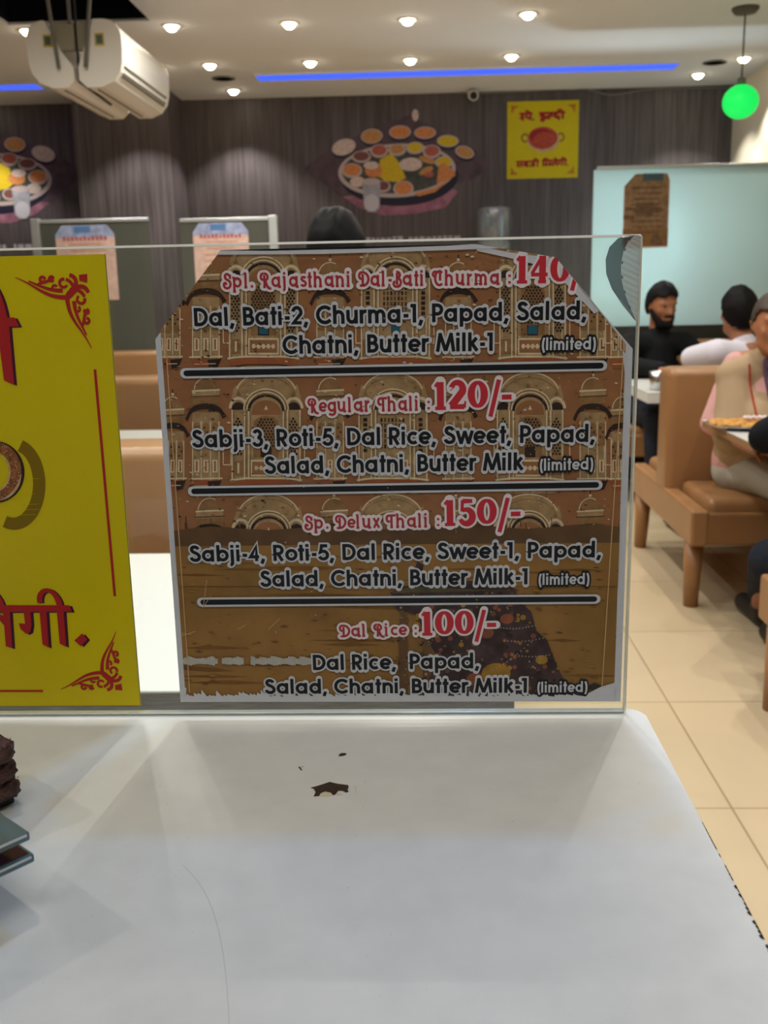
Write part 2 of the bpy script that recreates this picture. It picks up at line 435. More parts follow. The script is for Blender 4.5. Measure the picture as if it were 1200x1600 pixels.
# heavy serif numerals: stroke + width profile
def numerals():
    g = {}
    def oval(cx): 
        n = 32; pts = arc(cx, .5, .27, .40, 0, 360, n); ws = [.12 + .13 * abs(math.cos(2 * PI * k / n)) ** 1.2 for k in range(n + 1)]
        return (pts, ws, True)
    g['0'] = ([oval(.42)], .84)
    g['1'] = ([([(.30, .04), (.30, .95)], [.24, .24], False), ([(.08, .80), (.24, .92)], [.1, .16], False), ([(.08, .05), (.52, .05)], [.12, .12], False)], .60)
    p = arc(.36, .70, .24, .22, 165, -30, 14) + [(.12, .12)]
    g['2'] = ([(p, [.2] + [.16 + .1 * k / 14 for k in range(15)] + [.12], False), ([(.06, .09), (.66, .09)], [.16, .18], False), ([(.66, .05), (.70, .28)], [.1, .06], False), ([(.16, .72), (.18, .70)], [.22, .2], False)], .76)
    g['4'] = ([([(.52, .04), (.52, .95)], [.24, .24], False), ([(.50, .93), (.08, .34)], [.12, .12], False), ([(.04, .30), (.74, .30)], [.13, .13], False), ([(.34, .05), (.68, .05)], [.12, .12], False)], .80)
    p = arc(.34, .33, .26, .26, 128, -160, 18)
    g['5'] = ([([(.20, .90), (.60, .90)], [.18, .14], False), ([(.19, .94), (.17, .52)], [.12, .12], False), (p, [.12] + [.14 + .11 * math.sin(PI * k / 17) for k in range(18)], False)], .74)
    g['/'] = ([([(.06, -.28), (.42, .98)], [.15, .15], False)], .46)
    g['-'] = ([([(.04, .38), (.44, .38)], [.17, .17], False)], .48)
    return g
NUM = numerals()

def set_line(pr, text, font, p0, p1, cap, stroke, layer, fill, halo, halo_w, space=0.0):
    """p0,p1: plane points of the left and right ends of the base line; the line is fitted between them"""
    total = sum(font[c][1] + space for c in text) - .1
    L = math.dist(p0, p1); ux, uy = (p1[0] - p0[0]) / L, (p1[1] - p0[1]) / L
    sx = L / total
    def tr(x, y): return (p0[0] + ux * x * sx - uy * y * cap, p0[1] + uy * x * sx + ux * y * cap)
    pen = -.05
    for ch in text:
        strokes, adv = font[ch]
        for st in strokes:
            if isinstance(st, tuple):
                pts, ws, closed = st; ws = [q * cap for q in ws]
            else: pts, ws, closed = st, [stroke] * len(st), len(st) > 20 and math.dist(st[0], st[-1]) < 1e-6
            P = [tr(pen + a, b) for a, b in pts]
            if halo: pr.ribbon(P, [q + 2 * halo_w for q in ws], halo, layer, closed, True)
            if halo == 'paper' or halo == 'blackink' or halo == 'pinkpaper':
                pass
            pr.ribbon(P, ws, fill, layer + 1, closed, False)
        pen += adv + space

# ================================================================== SETTING
XL, XR, YB, YF = -4.2, 2.34, 7.92, -2.6
struct(obj('floor', boxbm(XL - .1, XR + .1, YF - .1, YB + .1, -.1, 0), MT['floor']))
# ceiling with the square hatch above the air conditioners
HX0, HX1, HY0, HY1 = -2.16, -1.40, 4.4, 5.66
bm = bmesh.new()
box(bm, XL - .1, XR + .1, HY1, YB + .1, CEIL, CEIL + .012); box(bm, XL - .1, XR + .1, YF - .1, HY0, CEIL, CEIL + .012)
box(bm, XL - .1, HX0, HY0, HY1, CEIL, CEIL + .012); box(bm, HX1, XR + .1, HY0, HY1, CEIL, CEIL + .012)
struct(obj('ceiling', bm, MT['ceiling']))
bm = bmesh.new()
box(bm, HX0 - .05, HX1 + .05, HY0 - .05, HY1 + .05, CEIL + .50, CEIL + .55)
for a in ((HX0 - .05, HX0, HY0 - .05, HY1 + .05), (HX1, HX1 + .05, HY0 - .05, HY1 + .05), (HX0, HX1, HY0 - .05, HY0), (HX0, HX1, HY1, HY1 + .05)):
    box(bm, a[0], a[1], a[2], a[3], CEIL + .0125, CEIL + .5)
struct(obj('ceiling_void', bm, MT['dark']))
struct(obj('wall_back', boxbm(XL - .1, XR + .1, YB, YB + .1, 0, CEIL), MT['wood']))
struct(obj('wall_right', boxbm(XR, XR + .1, YF, YB, 0, CEIL), MT['cream']))
struct(obj('wall_left', boxbm(XL - .1, XL, YF, YB, 0, CEIL), MT['wood']))
struct(obj('wall_front', boxbm(XL - .1, XR + .1, YF - .1, YF, 0, CEIL), mat('white_paint', (228, 230, 232), .7, .2)))
PX1 = atY(266, 230, 7.45).x
struct(obj('wall_pilaster', boxbm(atY(122, 230, 7.45).x - 0.02, PX1, 7.45, YB, 0, CEIL), MT['wood']))
bm = bmesh.new(); q = atY(124, 230, 7.44).x
box(bm, q - .006, q + .002, 7.444, 7.45, 0.02, CEIL - .02)
struct(obj('trim_1', bm, MT['grey']))

# ================================================================== CEILING FITTINGS
def spot(parent, loc, W, col, ang=95, blend=.5, rad=.006):
    l = bpy.data.lights.new('lamp_light', 'SPOT'); l.energy = W * 4; l.color = col
    l.spot_size = math.radians(ang); l.spot_blend = 1.0 if ang > 150 else (.35 if ang == 86 else blend); l.shadow_soft_size = rad
    o = bpy.data.objects.new('lamp_light', l); o.location = loc; link(o, parent); return o

def downlight(loc, label, W=DOWN_W, ang=100, group=None):
    t = empty('ceiling_downlight', loc); tag(t, label, 'ceiling light', group)
    bm = bmesh.new(); lathe(bm, [(.036, 0.0), (.036, -.006), (.052, -.006), (.056, -.002), (.056, 0)], 28)
    obj('trim_ring', bm, MT['white'], t)
    bm = bmesh.new(); lathe(bm, [(.0, -.030), (.012, -.029), (.022, -.024), (.030, -.014), (.034, -.0015)], 28); obj('lamp_lens', bm, MT['lamp'], t)
    spot(t, (0, 0, -.05), W, WARM, ang)
    return t

ROWS = [
    ((268, 40), 'lit ceiling downlight nearest the right side of the hanging air conditioners'),
    ((452, 36), 'lit ceiling downlight second from the air conditioners in the near row'),
    ((637, 30), 'lit ceiling downlight third from the air conditioners in the near row'),
    ((825, 21), 'lit ceiling downlight at the right end of the near row'),
    ((328, 101), 'lit ceiling downlight just in front of the dark ceiling speaker by the air conditioner'),
    ((485, 97), 'lit ceiling downlight just above the dull left half of the blue strip'),
    ((641, 93), 'lit ceiling downlight above the middle of the blue strip'),
    ((799, 87), 'lit ceiling downlight above the bright right half of the blue strip'),
    ((365, 141), 'lit ceiling downlight close to the dark wall beyond the left end of the blue strip'),
    ((1091, 116), 'lit ceiling downlight by the dark speaker beyond the right end of the blue strip'),
    ((43, 47), 'lit ceiling downlight on the left side of the hanging air conditioners'),
]
for (px, py), lab in ROWS:
    p = atZ(px, py, CEIL); downlight((p.x, p.y, CEIL), lab, DOWN_W, 100)
p = atZ(248, 106, CEIL); downlight((p.x, p.y, CEIL), 'lit ceiling downlight peeping out behind the edge of the right air conditioner', DOWN_W, 100)
# wall washers whose fittings the air conditioner or the frame hides, and the rest of the grid nearer the till
for x, y in ((-1.95, 7.05), (-3.3, 7.55), (2.12, 7.0)):
    downlight((x, y, CEIL), 'ceiling downlight washing the back wall', DOWN_W, 100, 'downlights over the back wall')
for y in (4.79, 3.80, 2.81):
    for x in (-1.31, -.05, 1.24):
        if y == 4.79 and x < -1: x = -.9
        downlight((x, y, CEIL), 'ceiling downlight over the dining booths', DOWN_W * .95, 168, 'downlights over the dining booths')
for x in (-1.31, -.68, -.05, .58, 1.24):
    downlight((x, 1.80, CEIL), 'ceiling downlight over the table next to the glass screen', NEAR_W, 86, 'downlights beyond the glass screen')
for x, y, k in ((-.22, .46, .8), (-1.75, .50, 1.1), (1.2, .40, .5)):
    downlight((x, y, CEIL), 'ceiling downlight straight over the counter', TILL_W * k, 130, 'downlights over the counter')

def panel_light(name, loc, sx, sy, W, col, label):
    t = empty(name, loc); tag(t, label, 'ceiling light')
    bm = bmesh.new(); box(bm, -sx/2 - .02, sx/2 + .02, -sy/2 - .02, sy/2 + .02, -.02, 0, .004, 2); obj('panel_frame', bm, MT['white'], t)
    bm = bmesh.new(); box(bm, -sx/2, sx/2, -sy/2, sy/2, -.022, -.0201); obj('panel_lens', bm, MT['panel'], t)
    l = bpy.data.lights.new('panel_light', 'AREA'); l.spread = math.radians(150); l.shape = 'RECTANGLE'; l.size = sx; l.size_y = sy; l.energy = W; l.color = col
    o = bpy.data.objects.new('panel_light', l); o.location = (0, 0, -.024); link(o, t)
    return t
panel_light('ceiling_panel_light', (.12, 1.33, CEIL), .08, .08, PANEL_W, COOL, 'cool white square ceiling panel over the counter edge')
panel_light('added_tube_fill', (.1, -.30, CEIL), 1.2, .12, BACK_W, TILL, 'unseen white ceiling tube added behind the till as fill light')  # no tube in view; added fill for the menu front and counter

for (px, py), lab in (((349, 122), 'dark round ceiling speaker beside the air conditioners'), ((1117, 97), 'dark round ceiling speaker near the green pendant lamp')):
    p = atZ(px, py, CEIL); t = empty('ceiling_speaker', (p.x, p.y, CEIL)); tag(t, lab, 'speaker')
    bm = bmesh.new(); lathe(bm, [(.0, -.004), (.065, -.004)], 28); obj('speaker_grille', bm, MT['louver'], t)
    bm = bmesh.new(); lathe(bm, [(.065, 0), (.065, -.008), (.078, -.007), (.08, 0)], 28); obj('speaker_ring', bm, MT['grey'], t)

def strip(pa, pb, label):
    a, b = atZ(*pa, CEIL), atZ(*pb, CEIL); y = (a.y + b.y) / 2
    t = empty('led_strip_light', ((a.x + b.x) / 2, y, CEIL)); tag(t, label, 'led light'); h = (b.x - a.x) / 2
    bm = bmesh.new(); box(bm, -h, h, -.0948, .0948, -.006, -.002); obj('led_diffuser', bm, MT['blueled'], t)
    bm = bmesh.new(); box(bm, -h - .01, h + .01, -.105, -.095, -.01, -.0003); box(bm, -h - .01, h + .01, .095, .105, -.01, -.0003)
    box(bm, -h - .01, -h, -.095, .095, -.01, -.0003); box(bm, h, h + .01, -.095, .095, -.01, -.0003); obj('led_channel', bm, MT['ceiling'], t)
strip((403, 122), (1059, 100), 'long blue glowing ceiling strip light in front of the dark wall')
a = atZ(62, 133, CEIL)
strip((-260, 143), (62, 133), 'blue glowing ceiling strip light ending behind the left air conditioner')

# pendant
pc = atZ(1165, 12, CEIL); g = atY(1158, 159, pc.y)
t = empty('pendant_lamp', (pc.x, pc.y, CEIL)); tag(t, 'green glowing globe pendant lamp hanging before the cream wall', 'pendant lamp')
bm = bmesh.new(); lathe(bm, [(.0, -.03), (.055, -.028), (.068, -.012), (.07, 0)], 28); obj('canopy', bm, MT['louver'], t)
gz = g.z - CEIL; R = .094
bm = bmesh.new(); tube(bm, (0, 0, -.028), (0, 0, gz + R - .004), .005, n=10); obj('cord', bm, MT['grey'], t)
bm = bmesh.new(); ball(bm, (0, 0, gz), R, (1, 1, .93), 32, 22); obj('lamp_shade', bm, MT['green'], t)
bm = bmesh.new(); lathe(bm, [(.022, gz + R * .9), (.022, gz + R * .93 + .03), (.008, gz + R * .93 + .035)], 18); obj('lamp_holder', bm, MT['grey'], t)

# air conditioners back to back
AY0, AY1 = 4.72, 5.58
def ac(sign, xin, xout, z0, z1, label):
    t = empty('air_conditioner', (xin, (AY0 + AY1) / 2, z0)); tag(t, label, 'air conditioner', None)
    w = abs(xout - xin); h = z1 - z0; L = (AY1 - AY0) / 2
    prof = [(0, .03), (0, h * .30), (w * (.14 if sign > 0 else .26), h * .55), (w * (.40 if sign > 0 else .58), h)]
    prof += [(w * .62 + .38 * w * math.sin(a), h - .38 * w * (1 - math.cos(a))) for a in (PI / 2 * k / 6 for k in range(7))]
    prof += [(w * 1.0, h * .55), (w * .98, h * .36)]
    low = [(w * .98, h * .36), (w * .93, h * .22), (w * .78, h * .08), (w * .5, 0), (w * .16, 0), (0, .03)]
    def ext(pr, y0, y1, m, name, cap=True, close=True):
        bm = bmesh.new()
        A = [bm.verts.new((sign * x, y0, z)) for x, z in pr]; B = [bm.verts.new((sign * x, y1, z)) for x, z in pr]
        n = len(pr)
        for k in range(n if close else n - 1):
            f = bm.faces.new((A[k], A[(k + 1) % n], B[(k + 1) % n], B[k])); f.smooth = False
        if cap: bm.faces.new(A); bm.faces.new(B)
        bmesh.ops.recalc_face_normals(bm, faces=bm.faces)
        return obj(name, bm, m, t)
    full = prof + low[1:-1]
    ext(full, -L + .03, L - .03, MT['white'], 'body')
    big = [(w / 2 + (x - w / 2) * 1.012, h / 2 + (z - h / 2) * 1.008) for x, z in full]
    ext(big, -L, -L + .03, MT['white'], 'end_cap'); ext(big, L - .03, L, MT['white'], 'end_cap')
    # outlet slot and louvres on the sloping underside
    for (u0, u1, nm, m) in ((.30, .46, 'air_slot', MT['louver']), (.06, .13, 'panel_gap', MT['louver'])):
        ax, az = w * .985, h * (.36 - .28 * u0 * 1.1); 
        bm = bmesh.new()
        for k in range(2):
            f0 = u0 + (u1 - u0) * k * .6; f1 = f0 + (u1 - u0) * .34
            def at(u):
                pts = low; seg = u * 3; i = min(int(seg), 2); fr = seg - i
                return (pts[i][0] + (pts[i+1][0] - pts[i][0]) * fr + .003, pts[i][1] + (pts[i+1][1] - pts[i][1]) * fr - .002)
            (xa, za), (xb, zb) = at(f0), at(f1)
            vs = [bm.verts.new((sign * x, y, z)) for x, y, z in ((xa, -L + .05, za), (xb, -L + .05, zb), (xb, L - .05, zb), (xa, L - .05, za))]
            vs2 = [bm.verts.new((sign * (x - .004), y, z + .002)) for x, y, z in ((xa, -L + .05, za), (xb, -L + .05, zb), (xb, L - .05, zb), (xa, L - .05, za))]
            bm.faces.new(vs); bm.faces.new(vs2[::-1])
            for i in range(4): bm.faces.new((vs[i], vs[(i+1) % 4], vs2[(i+1) % 4], vs2[i]))
        bmesh.ops.recalc_face_normals(bm, faces=bm.faces)
        obj(nm, bm, m, t)
    bm = bmesh.new(); box(bm, min(sign * w * .3, sign * w * .34), max(sign * w * .3, sign * w * .34), -L + .06, L - .06, -.003, .001); obj('seam_strip', bm, MT['louver'], t)
    cx = sign * w * .52; cz = h * .70
    bm = bmesh.new(); box(bm, cx - .021, cx + .021, -L - .002, -L, cz - .026, cz + .026); s_ = obj('sticker', bm, mat('sticker_yellow', (190, 160, 40), .5), t)
    bm = bmesh.new(); box(bm, cx - .014, cx + .014, -L - .0026, -L - .002, cz - .018, cz + .018); obj('sticker_picture', bm, mat('sticker_green', (60, 92, 84), .5), s_)
    return t
rb = atY(128, 136, AY0); ro = atY(180, 120, AY0); rt = atY(140, 30, AY0)
XI = atY(118, 100, AY0).x
ac(1, XI + .012, XI + .012 + .20, rb.z, rt.z, 'white split air conditioner hung facing the right wall')
ac(-1, XI - .012, XI - .012 - .20, rb.z, rt.z, 'white split air conditioner hung facing away to the left wall')
t = empty('hanging_bracket', (XI, AY0, CEIL)); tag(t, 'grey metal bracket of struts hanging the air conditioners from the ceiling hatch', 'bracket')
for (x, y, dx, dy) in ((-.07, -.02, -.10, .06), (-.02, .03, -.03, .1), (.05, -.02, .12, .06)):
    bm = bmesh.new(); tube(bm, (x, y, rt.z - CEIL - (.01 if abs(x) < .03 else .20)), (x + dx, y + dy, .5), .009, n=10); obj('strut', bm, MT['grey'], t)
obj('mount_plate', boxbm(-.095, -.006, .03, .06, rb.z - CEIL + .16, rt.z - CEIL - .002, .004, 2), MT['mountgrey'], t); obj('mount_plate', boxbm(.006, .095, .03, .06, rb.z - CEIL + .16, rt.z - CEIL - .002, .004, 2), MT['mountgrey'], t)
bm = bmesh.new(); tube(bm, (0, .04, rb.z - CEIL + .03), (0, .06, .3), .006, n=8); tube(bm, (0, .04, rb.z - CEIL + .03), (0, .5, rb.z - CEIL + .01), .006, n=8); obj('drain_hose', bm, MT['black'], t)

# security camera and cable
c = atY(740, 154, 7.72)
t = empty('security_camera', (c.x, YB, c.z + .05)); tag(t, 'small white security camera under the ceiling on the dark wall', 'camera')
bm = bmesh.new(); lathe(bm, [(.05, 0), (.05, .02), (.03, .03)], 22)
for v in bm.verts: v.co = Vector((v.co.x, -v.co.z, v.co.y + .05))
obj('mount', bm, MT['white'], t)
bm = bmesh.new(); tube(bm, (0, -.02, .05), (0, -.1, .0), .012, n=10); obj('bracket_arm', bm, MT['white'], t)
bm = bmesh.new(); tube(bm, (0, -.06, 0), (0, -.20, -.03), .036, n=20); obj('camera_body', bm, MT['white'], t)
bm = bmesh.new(); tube(bm, (0, -.2005, -.030), (0, -.205, -.031), .027, n=20); obj('lens', bm, MT['black'], t)
pts = [atY(718, 147, YB - .012), atY(820, 143, YB - .012), atY(905, 138, YB - .012), atY(955, 148, YB - .012), atY(1020, 139, YB - .012), atY(1143, 137, YB - .012)]
bm = bmesh.new(); q = []
for k in range(len(pts) - 1):
    p0, p1, p2, p3 = pts[max(0, k - 1)], pts[k], pts[k + 1], pts[min(len(pts) - 1, k + 2)]
    for i in range(8):
        u = i / 8; q.append(.5 * ((2 * p1) + (p2 - p0) * u + (2 * p0 - 5 * p1 + 4 * p2 - p3) * u * u + (3 * p1 - p0 - 3 * p2 + p3) * u ** 3))
q.append(pts[-1])
for a, b in zip(q, q[1:]): capsule(bm, a, .007, b, .007, 8)
tag(obj('camera_cable', bm, MT['grey'], None, True), 'thin grey cable drooping along the top of the dark wall', 'cable')

# ================================================================== WALL PRINTS
def P3(name, rgb, rough=.5, noise=0.0, nscale=40): return mat('print_' + name, rgb, rough, .3, noise=noise, nscale=nscale)
MUR = dict(purple=P3('purple', (84, 68, 76), .5, .3, 12), pink=P3('pink', (150, 100, 118), .5, .35, 14), navy=P3('navy', (34, 34, 52)),
           rim=P3('rim', (190, 172, 168)), plate=P3('plate', (70, 72, 66), .5, .4, 30), orange=P3('orange', (206, 132, 76), .5, .25, 60), red=P3('red', (172, 92, 74), .5, .2, 60),
           yellow=P3('yellow', (206, 176, 30), .5, .15, 60), maroon=P3('maroon', (120, 74, 66)), whitefood=P3('white', (208, 188, 176), .5, .25, 60),
           tan=P3('tan', (190, 138, 78), .5, .3, 60), glassgrey=P3('glass', (160, 160, 168), .5, .15, 30), milk=P3('milk', (196, 192, 200)), text=P3('caption', (180, 176, 176)))
def mural(cx_px, flip, label):
    c = atY(620, 270, YB); k = (atY(720, 270, YB).x - c.x) / 100.0
    c0 = atY(cx_px, 270 + (620 - cx_px) * .022, YB)
    f = -1 if flip else 1
    pr = Print(lambda a, b, l: Vector((c0.x + f * a * k, YB - .0012 - .0004 * l, c0.z + b * k)), MUR)
    pr.poly([(-118, 10), (-90, -30), (-60, -52), (-20, -64), (30, -62), (76, -54), (96, -30), (60, -10), (-60, -10)], 'pink', 0)
    pr.poly([(-150, 8), (-100, 40), (-40, 66), (20, 84), (70, 60), (124, 30), (146, 8), (120, -14), (80, -20), (-90, -34), (-120, -10)], 'purple', 0)
    pr.disc((4, -6), 92, 'navy', 1, 40, 44)
    pr.disc((0, 3), 92, 'rim', 2, 48, 40, .02); pr.disc((0, 4), 86, 'plate', 3, 48, 35, .02)
    for x, y, rx, ry, m in ((-70, 5, 16, 11, 'orange'), (-55, 25, 15, 9, 'maroon'), (-27, 33, 14, 10, 'red'), (1, 34, 14, 9, 'tan'), (29, 36, 14, 9, 'yellow'), (55, 30, 14, 10, 'red'), (74, 14, 14, 9, 'yellow'),
                           (10, -24, 16, 12, 'orange'), (-22, -20, 12, 9, 'maroon')):
        pr.disc((x, y), rx, 'rim', 4, 22, ry); pr.disc((x, y + 1), rx - 2.6, m, 5, 22, ry - 2.2)
    pr.poly([(-30, -4), (-26, 20), (-8, 30), (6, 12), (14, -8), (2, -14), (-18, -12)], 'yellow', 4); pr.disc((-36, 4), 14, 'orange', 4, 12, 10); pr.disc((-40, 12), 12, 'whitefood', 4, 12, 6); pr.disc((22, 12), 18, 'whitefood', 4, 14, 10)
    pr.disc((48, 18), 14, 'tan', 4, 10, 5, -.3); pr.disc((46, 2), 12, 'tan', 4, 10, 5, .4); pr.disc((50, -4), 8, 'red', 4, 10, 4)
    pr.poly([(62, -18), (66, 10), (74, 14), (88, 2), (92, -6), (78, -14)], 'orange', 6); pr.poly([(26, -32), (60, -24), (80, -14), (60, -30), (34, -36)], 'orange', 5); pr.disc((-62, -12), 12, 'whitefood', 4, 12, 8)
    for x, y, rx, ry, m, rot in ((-82, 40, 19, 12, 'whitefood', .25), (-38, 55, 17, 11, 'tan', .05), (6, 60, 17, 10, 'orange', 0), (45, 58, 17, 9, 'orange', 0), (80, 45, 17, 9, 'yellow', -.05), (106, 28, 15, 9, 'tan', -.3)):
        pr.disc((x, y - 4), rx, 'navy', 1, 20, ry, rot); pr.disc((x, y), rx, 'rim', 2, 22, ry, rot); pr.disc((x, y), rx - 1.8, m, 3, 22, ry - 1.5, rot)
    pr.disc((30, 84), 5, 'whitefood', 2, 10, 9)
    pr.poly([(-55, -12), (-26, -12), (-28, -52), (-34, -58), (-46, -58), (-52, -52)], 'glassgrey', 7); pr.disc((-40.5, -12), 14.5, 'rim', 7, 18, 5); pr.disc((-40.5, -44), 12, 'milk', 8, 16, 13)
    x = -50
    while x < 96:
        wd = 4 + 7 * rnd.random()
        if rnd.random() < .85: pr.rect(x, -104, x + wd, -98 + 2 * rnd.random(), 'text', 1)
        x += wd + 2.5
    o = pr.build('thali_mural'); tag(o, label, 'mural'); return o
mural(620, False, 'printed thali platter mural on the dark wall between security camera and cut menu glass')
mural(-8, True, 'mirrored thali platter mural cut off at the left edge of the dark wall')

YEL = dict(yellow=P3('turmeric_yellow', (206, 186, 0), .42, .03, 20), red=P3('signal_red', (168, 34, 34), .45), shade=P3('drop_shadow_purple', (66, 20, 44), .45), brown=P3('copper', (140, 86, 46), .45, .4, 300),
           dark=P3('dark_brown', (50, 34, 28), .45), lightbrown=P3('light_copper', (196, 160, 120), .45, .3, 200), olive=P3('olive_shade', (126, 100, 0), .45), edge=P3('sheet_edge', (120, 116, 90), .5),
           curry=P3('curry', (176, 72, 46), .45, .45, 70), crimson=P3('crimson', (150, 32, 40), .45))

def deva(ch):
    """Devanagari pieces: strokes on a 0..1 body with the head line at y=1; returns (strokes, advance)"""
    V = lambda x, a=1.0, b=0.0: [(x, a), (x, b)]
    H = lambda w: [(-.02, 1.0), (w + .02, 1.0)]
    if ch == 'ga': return ([H(.8), [(.22, 1), (.22, .5)] + arc(.12, .45, .10, .12, 10, -160, 8), V(.62)], .8)
    if ch == 'ii': return ([H(.5), V(.28), bez((.28, 1.0), (.24, 1.5), (-.2, 1.5), (-.24, 1.16))], .5)
    if ch == 'i': return ([H(.4), V(.16), bez((.16, 1.0), (.2, 1.5), (.7, 1.5), (.86, 1.05))], .4)
    if ch == 'la': return ([H(1.0), V(.82), [(.82, .62)] + arc(.64, .48, .17, .20, 60, 200, 8) + arc(.28, .36, .22, .24, 20, 300, 14)], 1.0)
    if ch == 'ma': return ([H(.9), V(.2), V(.7), [(.2, .36), (.7, .36)], arc(.12, .3, .08, .1, 0, 300, 8)], .9)
    if ch == 'sa': return ([H(.95), [(.25, 1), (.25, .55)] + arc(.14, .5, .12, .14, 0, -150, 8), [(.1, .34), (.42, .0)], [(.25, .5), (.75, .5)], V(.75)], .95)
    if ch == 'ba': return ([H(.85), V(.66), arc(.4, .45, .26, .24, 0, 360, 20), [(.2, .3), (.62, .6)]], .85)
    if ch == 'ja': return ([H(1.0), V(.78), [(.78, .6), (.4, .6)] + arc(.32, .36, .24, .24, 80, -160, 10)], 1.0)
    if ch == 'sp': return ([H(.5), [(.25, 1), (.25, .55)] + arc(.14, .5, .12, .14, 0, -150, 8), [(.1, .34), (.42, .0)], [(.25, .5), (.5, .5)]], .5)
    if ch == 'pe': return ([H(.8), [(.2, 1), (.2, .6)] + arc(.4, .55, .2, .24, 180, 300, 8) + [(.6, .5)], V(.62), bez((.62, 1.0), (.5, 1.3), (.3, 1.4), (.1, 1.4))], .8)
    if ch == 'ha': return ([H(.8), [(.45, 1), (.45, .8)] + arc(.35, .62, .22, .16, 60, 250, 8) + arc(.4, .3, .26, .2, 90, -120, 10) + [(.2, -.1), (.5, -.25)]], .8)
    if ch == 'lh': return ([H(.6), [(.6, .6)] + arc(.46, .48, .14, .18, 60, 190, 8) + arc(.2, .36, .16, .22, 20, 300, 12)], .6)
    if ch == 'da': return ([H(.75), [(.4, 1), (.4, .8)] + arc(.4, .52, .24, .26, 90, 330, 12) + arc(.5, .25, .14, .14, 120, -60, 6) + [(.7, -.1)]], .75)
    if ch == 'e': return ([bez((-.15, 1.0), (-.25, 1.3), (-.45, 1.4), (-.6, 1.4))], 0)
    if ch == '.': return ([[(.05, .06), (.19, .06)]], .3)
    return ([], .45)

def deva_line(pr, word, p0, p1, body, stroke, layer, fill='red', shade='shade', off=(2.2, -1.0)):
    total = sum(deva(c)[1] for c in word); L = math.dist(p0, p1); sx = L / total
    pen = 0
    for c in word:
        st, adv = deva(c)
        for s_ in st:
            P = [(p0[0] + (pen + a) * sx, p0[1] + (p1[1] - p0[1]) * (pen + a) / total + b * body) for a, b in s_]
            if shade: pr.ribbon([(a + off[0], b + off[1]) for a, b in P], stroke, shade, layer)
            pr.ribbon(P, stroke, fill, layer + 1)
        pen += adv

def flourish(pr, c, sx, sy, k, layer):
    """scroll ornament for a sheet corner, pointing along -x and -y from its corner (sx,sy flip it)"""
    def T(pts): return [(c[0] + sx * a * k, c[1] + sy * b * k) for a, b in pts]
    def st(pts, w0, w1=None, mid=None):
        n = len(pts); w1 = w0 if w1 is None else w1
        ws = [(w0 + (w1 - w0) * i / (n - 1)) if mid is None else (w0 + (mid - w0) * math.sin(PI * i / (n - 1)) + .4) for i in range(n)]
        pr.ribbon(T(pts), [w_ * k for w_ in ws], 'red', layer)
    for sw in (0, 1):
        F = (lambda p: [(b, a) for a, b in p]) if sw else (lambda p: p)
        st(F(bez((-112, -3), (-78, -16), (-70, -36), (-32, -34))), 1.2, 7)
        st(F(bez((-32, -34), (-22, -30), (-18, -14), (-34, -7))), 6, 5); st(F(arc(-38, -13, 6, 6, 70, 330, 12)), 5, 4)
        st(F(bez((-92, -9), (-70, -18), (-62, -24), (-40, -24))), 2.5, 6.5); st(F(bez((-78, -14), (-66, -10), (-60, -10), (-54, -5))), 4, 5); st(F(arc(-70, -7, 4, 4, 0, 330, 10)), 4.4)
        st(F(arc(-52, -20, 4, 4, 30, 330, 10)), 4); st(F(arc(-56, -6, 3.4, 3.4, 0, 330, 10)), 4)
    pr.poly(T([(-13, -10), (-1, -13), (0, 0), (-13, -1)]), 'red', layer); st(bez((-28, -1), (-14, -4), (-18, -18), (-24, -28)), 6, 7); st(bez((-1, -28), (-4, -14), (-18, -18), (-28, -24)), 6, 7)
    pr.disc(T([(-26, -26)])[0], 5 * k, 'red', layer)

def yellow_design(pr, W, H, k):
    """whole sheet, drawn in its own units; origin bottom left"""
    for (cx, cy, sx, sy) in ((.05, .95, -1, 1), (.95, .95, 1, 1), (.05, .05, -1, -1), (.95, .05, 1, -1)):
        flourish(pr, (cx * W, cy * H), sx, sy, k, 2)
    deva_line(pr, ['sp', 'pe', '.', ' ', 'ha', 'lh', 'da', 'ii'], (.17 * W, .76 * H), (.80 * W, .765 * H), .085 * H, .026 * H, 2, off=(.006 * W, -.004 * H))
    deva_line(pr, ['sa', 'ba', 'ja', 'ii', ' ', 'i', 'ma', 'la', 'e', 'ga', 'ii', '.'], (.13 * W, .15 * H), (.87 * W, .16 * H), .075 * H, .020 * H, 2, off=(.005 * W, -.003 * H))
    for s_ in (-1, 1):
        pr.ribbon(arc(.5 * W + s_ * .25 * W, .53 * H, .045 * W, .05 * H, 0, 360, 20), .022 * W, 'brown', 2, True)
    pr.disc((.51 * W, .50 * H), .225 * W, 'lightbrown', 3, 40, .16 * H); pr.disc((.5 * W, .525 * H), .205 * W, 'curry', 4, 40, .145 * H); pr.disc((.47 * W, .555 * H), .16 * W, 'crimson', 5, 30, .09 * H); pr.disc((.52 * W, .50 * H), .15 * W, 'curry', 6, 30, .10 * H)

a, b = atY(792, 280, YB), atY(905, 155, YB); b.z = (atY(906, 155, YB).z + atY(792, 163, YB).z) / 2 + .005
Wp, Hp = b.x - a.x, b.z - a.z
bm = bmesh.new(); box(bm, a.x, b.x, YB - .006, YB - .0005, a.z, b.z)
pr = Print(lambda u, v, l: Vector((a.x + u, YB - .006 - .0005 * l, a.z + v)), YEL)
yellow_design(pr, Wp, Hp, Wp / 900)
tag(pr.build('wall_poster', None, bm), 'square yellow curry poster high on the dark back wall', 'poster')

